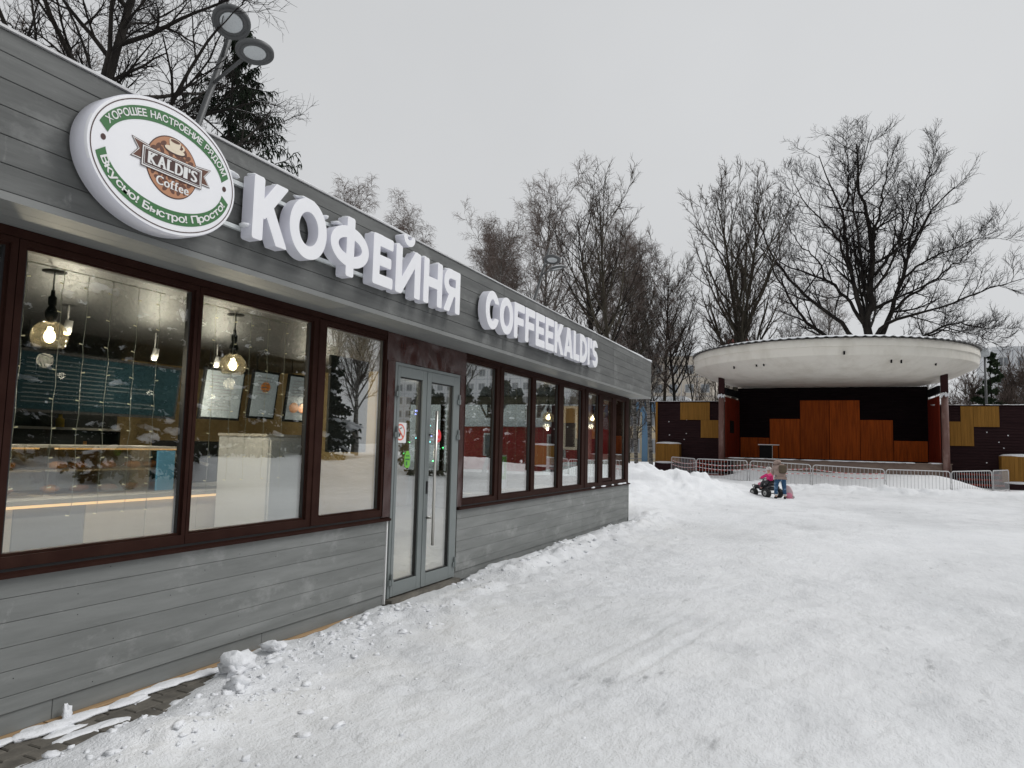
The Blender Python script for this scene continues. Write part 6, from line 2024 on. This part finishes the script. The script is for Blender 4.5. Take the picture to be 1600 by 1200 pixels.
plant('bare_tree', TB, -11.9, 45, 'bare tree rising past the cafe corner beside the white birch', .3, .9, group=gT)
plant('bare_tree', TT, -7.0, 50, 'slim bare tree crossing the beige apartment block', 2.6, .9, group=gT)
plant('bare_tree', TT, -15.0, 60, 'slender bare tree in front of the cream and blue building', 4.4, 1.0, group=gT)
plant('bare_tree', TT, -1.5, 63, 'slender bare tree behind the canopy under the oak at left', .9, 1.1, group=gT)
plant('bare_tree', TT, 7.0, 64, 'slender bare tree behind the canopy under the oak at right', 5.2, .9, group=gT)
plant('birch_tree', BA, 0.4, 66, 'birch seen faintly through the oak crown', 3.3, .9, group=gT)
plant('bare_tree', TN, -13.4, 8.2, 'large bare tree overhanging the cafe roof at top left', 1.5, 1.0, group=gT)
plant('bare_tree', TN, -21.0, 9.0, 'bare tree behind the large overhanging one at top left', 3.4, .9, group=gT)
plant('birch_tree', BA, -19.5, 12.0, 'dense bare birch filling the gap left of the spruce', 1.5, .75, group=gT)

plant('birch_tree', BA, -20.5, 42.5, 'bare birch filling the gap between the weeping one and the bushy one', 3.9, .92, group=gT)
plant('birch_tree', BB, -17.3, 36.5, 'drooping birch right behind the smaller lettering', 2.9, .86, group=gT)
plant('birch_tree', BA, -12.2, 49, 'bare birch between the cafe-end trees and the gap', 1.9, .92, group=gT)
plant('bare_tree', TB, -11.2, 53, 'bare tree over the gap between cafe corner and canopy', 4.2, 1.1, group=gT)
plant('birch_tree', BA, -22.5, 47, 'faint bare birch farther back over the word sign', .4, 1.0, group=gT)
plant('bare_tree', TT, -5.6, 58, 'thin bare tree behind the canopy between the two tall trees', 2.2, 1.15, group=gT)

# shrubs beyond the right wing
SH = upright_tree(51, 4.2, .035, .06, 16, .35, .55, M['bark2'], M['twig3'], .10, 5, 4, 3, 0, thin=.008)
for i, (x, y, s, lab) in enumerate(((12.2, 62, 1.5, 'reddish bare shrub beyond the right wing, nearest the lantern post'), (13.6, 61, 1.4, 'reddish bare shrub beyond the right wing at the frame edge'), (11.2, 66, 1.5, 'tall thin shrub behind the small pine'), (9.0, 63, 1.0, 'low bare shrub under the right rim of the canopy'), (13.0, 68, 1.7, 'tall pale bare shrub against the far apartment block'), (7.6, 60, 1.2, 'low bare shrub just right of the right stage column'), (8.4, 58, 1.35, 'twiggy shrub filling the gap under the right canopy rim'), (10.0, 64, 1.8, 'tall twiggy shrub left of the small pine'), (12.6, 66, 2.0, 'tall slender shrub right of the small pine'), (14.2, 67, 2.1, 'tallest slender shrub at the right frame edge'), (6.6, 62, 1.5, 'twiggy shrub seen between column and canopy edge'))):
    plant('bare_shrub', SH, x, y, lab, i * 1.3, s, group='bare shrubs beyond the right wing', cat='shrub')
for i, (x, y, s, lab) in enumerate(((-12.6, 44, .8, 'bare shrub in the snow past the cafe corner'), (-10.4, 58, 1.2, 'bare shrub behind the left wing of the stage'), (-7.2, 57, 1.3, 'bare shrub showing between left wing and canopy'), (-8.8, 52, 1.15, 'twiggy bare shrub just over the left wing top'), (-13.5, 52, 1.2, 'bare shrub before the cream and blue building'))):
    plant('bare_shrub', SH, x, y, lab, i * 1.7, s, group='bare shrubs left of the stage', cat='shrub')


# ---- spruces
def spruce(seed, H, Rm, dz=.34, nb=6, mt=None, mn=None, snow=0.0, hang=.55, twig=.24, z0=.1, dens=1.0, wid=.035):
    rng = np.random.default_rng(seed)
    tr, trr = grow(np.array([[0, 0, -.2]]), np.array([[0, 0, 1.]]), np.array([H]), np.array([.012 * H + .03]), 8, .01, .05, rng, .08)
    st, dd, ll = [], [], []
    z = H * z0
    while z < H * .985:
        f = 1 - z / H
        for k in range(nb):
            if rng.random() < .12: continue
            a = rng.random() * 6.28; L = Rm * f ** .75 * rng.uniform(.6, 1.15) + .08
            st.append((0, 0, z + rng.uniform(-.12, .12))); dd.append((math.cos(a), math.sin(a), .25 * (1 - f) + .05 - .28 * f)); ll.append(L)
        z += dz * (.55 + .6 * f)
    st, dd, ll = np.array(st), np.array(dd), np.array(ll)
    B, Br = grow(st, dd, ll, .008 + .010 * ll, 7, .07, -.03, rng, .25)
    B[:, -2:, 2] += (.06 * ll)[:, None] * np.array([.4, 1.0])[None]
    parts = []
    n = int(16 * dens)
    T = spawn(B, Br, n, .12, 1.0, .85, .25, .32, 3, .10, -hang * .35, rng, .4, .4, lmin=twig * .6, taper=.55, rmin=.004)
    U = spawn(*T, 3, .1, 1.0, .8, .3, .55, 3, .1, -hang * .6, rng, .6, .4, lmin=twig * .55, rmin=.004)
    for (P, _) in (T, U):
        for _s in range(2):
            side = unit(np.cross(P[:, -1] - P[:, 0], rng.normal(0, 1, (len(P), 3)))) * wid
            w = np.array([.45, 1.0, .15])[None, :, None]
            V = np.stack([P + side[:, None] * w, P - side[:, None] * w], 2).reshape(-1, 3)
            b = (np.arange(len(P)) * 6)[:, None]
            F = np.concatenate([np.column_stack([b, b + 1, b + 3, b + 2]), np.column_stack([b + 2, b + 3, b + 5, b + 4])])
            parts.append((V, F))
    tm = np_mesh('trunk', *join([tubes(tr, trr, 8), tubes(B, Br, 4)]), True, [M['bark']])
    nm = np_mesh('needles', *join(parts), False, [mn or M['needle']])
    sm = None
    if snow > 0:
        mb = MB(); mb.cs = True
        for i in range(len(B)):
            if rng.random() > snow: continue
            for q, t in ((3, .4), (4, .5), (5, .7), (6, .8)):
                if rng.random() < .35: continue
                p = B[i, q]; d = B[i, 6] - B[i, 3]; a = math.atan2(d[1], d[0]); l = (ll[i] * .13 + .05) * rng.uniform(.6, 1.5)
                mb.ellipsoid(tuple(p + np.array([0, 0, .05])), l, l * .62, .045 + .12 * l, 9, 5, rot=Matrix.Rotation(a, 3, 'Z') @ Matrix.Rotation(.25, 3, 'Y'), bump=.9, seed=i + q)
        sm = mb.mesh('snow', M['snow'])
    return tm, nm, sm


def plant_spruce(ms_, x, y, label, rz, s, group='spruces around the square', name='spruce_tree'):
    t = thing(name, (x, y, gh(x, y) - .1), label, 'tree', group)
    t.rotation_euler = (0, 0, rz); t.scale = (s, s, s); OFF[t.name] = Vector()
    link('trunk', ms_[0], t); link('needles', ms_[1], t)
    if ms_[2]: link('snow_load', ms_[2], t)
    return t


S1 = spruce(61, 12.9, 4.4, .50, 6, hang=1.5, twig=.30, dens=1.7, wid=.016)
S2 = spruce(62, 5.2, 1.7, .26, 7, snow=.24, dens=1.1, wid=.05)
S3 = spruce(63, 4.6, 1.45, .26, 7, snow=.12, dens=1.1, wid=.05)
S4 = spruce(64, 6.6, 1.5, .7, 4, mn=M['needle2'], dens=1.2, wid=.06, hang=-.3)
plant_spruce(S1, -14.7, 14.0, 'tall dark spruce with hanging twigs behind the oval sign', 0, 1.0)
plant_spruce(S4, 11.1, 62, 'small open pine by the lantern post beyond the right wing', .4, 1.42, name='pine_tree')
# across the plaza to the right, mirrored in the cafe glass
gR = 'trees across the plaza mirrored in the glass'
for i, (x, y, s, lab) in enumerate(((11.5, 15.0, 1.0, 'snow-laden young spruce mirrored in the first window, left one'), (14.0, 18.2, .95, 'snow-laden young spruce mirrored in the first window, right one'), (15.5, 13.4, 1.2, 'snow-laden spruce at the back of the mirrored first window'), (13.2, 36.5, .8, 'small snow-laden spruce mirrored in the narrow window past the door'), (17.5, 26, 1.25, 'snow-laden spruce across the plaza, middle of the row'), (19.5, 34, 1.3, 'snow-laden spruce across the plaza, far end of the row'))):
    plant_spruce(S2, x, y, lab, i * 1.1, s, gR)
for i, (x, y, s) in enumerate(((24, 12, 1.0), (27, 19, .95), (25.5, 27, 1.05), (30, 24, 1.1), (27.5, 36, 1.0), (31, 41, 1.1), (29, 13, 1.1), (33, 31, 1.0), (22.5, 17.5, .8), (36, 48, 1.1))):
    plant_spruce(S1, x, y, ['tall dark spruce of the mirrored wood nearest the camera side', 'tall dark spruce mirrored behind the first globe lamp', 'tall dark spruce mirrored in the second window', 'tall dark spruce at the back of the second window reflection', 'tall dark spruce mirrored in the third window', 'tall dark spruce mirrored in the left door leaf', 'tall dark spruce at the back of the first window reflection', 'tall dark spruce at the back of the third window reflection', 'shorter dark spruce just behind the snowy young ones', 'tall dark spruce mirrored in the narrow window past the door'][i], i * .9, s, gR)
for i, (x, y, s) in enumerate(((20, 9, 2.2), (22, 14.5, 2.4), (23, 20, 2.2), (23.5, 25, 2.5), (25, 31, 2.3), (26, 38.5, 2.4), (27, 9.5, 2.6), (30, 28, 2.6))):
    plant_spruce(S3, x, y, ['dense dark spruce mirrored at the left edge of the first window', 'dense dark spruce mirrored in the middle of the first window', 'dense dark spruce mirrored at the right of the first window', 'dense dark spruce mirrored at the left of the second window', 'dense dark spruce mirrored at the right of the second window', 'dense dark spruce mirrored low in the third window', 'dense dark spruce far back in the first window reflection', 'dense dark spruce far back in the second window reflection'][i], i * 1.3, s, gR)
for i, (x, y, s) in enumerate(((14.2, 59, 1.5), (16.2, 61, 1.6), (18.4, 60, 1.5), (20.6, 62, 1.7), (23.0, 63, 1.6), (26.0, 64, 1.7))):  # unseen row added to block the apartment block's lower reflection in the windows
    plant_spruce(S3, x, y, ['dark spruce hedge tree hidden right of the stage, nearest the wing', 'dark spruce hedge tree right of the stage, second from the wing', 'dark spruce hedge tree right of the stage, third from the wing', 'dark spruce hedge tree right of the stage, fourth from the wing', 'dark spruce hedge tree right of the stage, fifth from the wing', 'dark spruce hedge tree right of the stage, farthest from the wing'][i], i * .7, s, gR)
xt = plant_spruce(S3, 10.6, 30.6, 'Christmas tree with coloured lights mirrored in the right door leaf', 0, 1.0, gR)
rr = random.Random(3)
for cname, col in (('green', (.1, 1, .25)), ('blue', (.25, .3, 1)), ('cyan', (.2, .9, .9))):
    ml = mat('xmas_' + cname, col, .4, emit=(col, 6))
    mb = MB()
    for i in range(14):
        z = rr.uniform(.6, 4.3); r_ = 1.35 * (1 - z / 4.7) ** .75 * rr.uniform(.75, 1.0); a = rr.random() * 6.28
        mb.ellipsoid((r_ * math.cos(a), r_ * math.sin(a), z), .035, .035, .035, 6, 4)
    o = link('coloured_lights', mb.mesh('coloured_lights', ml), xt); o['kind'] = 'stuff'
for i, (k, x, y, s, lab) in enumerate(((TA, 19, 11, 1.0, 'first'), (TC, 24, 17, .8, 'second'), (TB, 21, 23, 1.0, 'third'), (BA, 26, 26, .9, 'fourth'), (TA, 22, 33, 1.1, 'fifth'), (TC, 29, 33, .85, 'sixth'), (BA, 23, 42, .9, 'seventh'), (TB, 28, 45, 1.1, 'eighth'), (TC, 33, 55, .8, 'ninth'), (BB, 25, 8, .95, 'tenth'), (TC, 34, 20, .9, 'eleventh'), (TA, 18.5, 50, 1.0, 'twelfth'))):
    plant('birch_tree' if k in (BA, BB) else 'bare_tree', k, x, y, 'bare tree of the wood mirrored in the cafe glass, %s from the door side outwards' % lab if False else ['bare tree in the glass reflections nearest the camera side', 'tall bare tree behind the snowy spruces in the reflections', 'bare tree mirrored in the second window', 'bare birch mirrored in the third window', 'bare tree mirrored beside the Christmas tree', 'tall bare tree deep in the mirrored wood', 'birch mirrored in the narrow window past the door', 'bare tree mirrored left of the red house', 'tall bare tree mirrored behind the red house', 'weeping birch mirrored in the first window', 'tall bare tree at the back of the mirrored first window', 'bare tree mirrored right of the Christmas tree'][i], i * 2.1, s, group=gR)
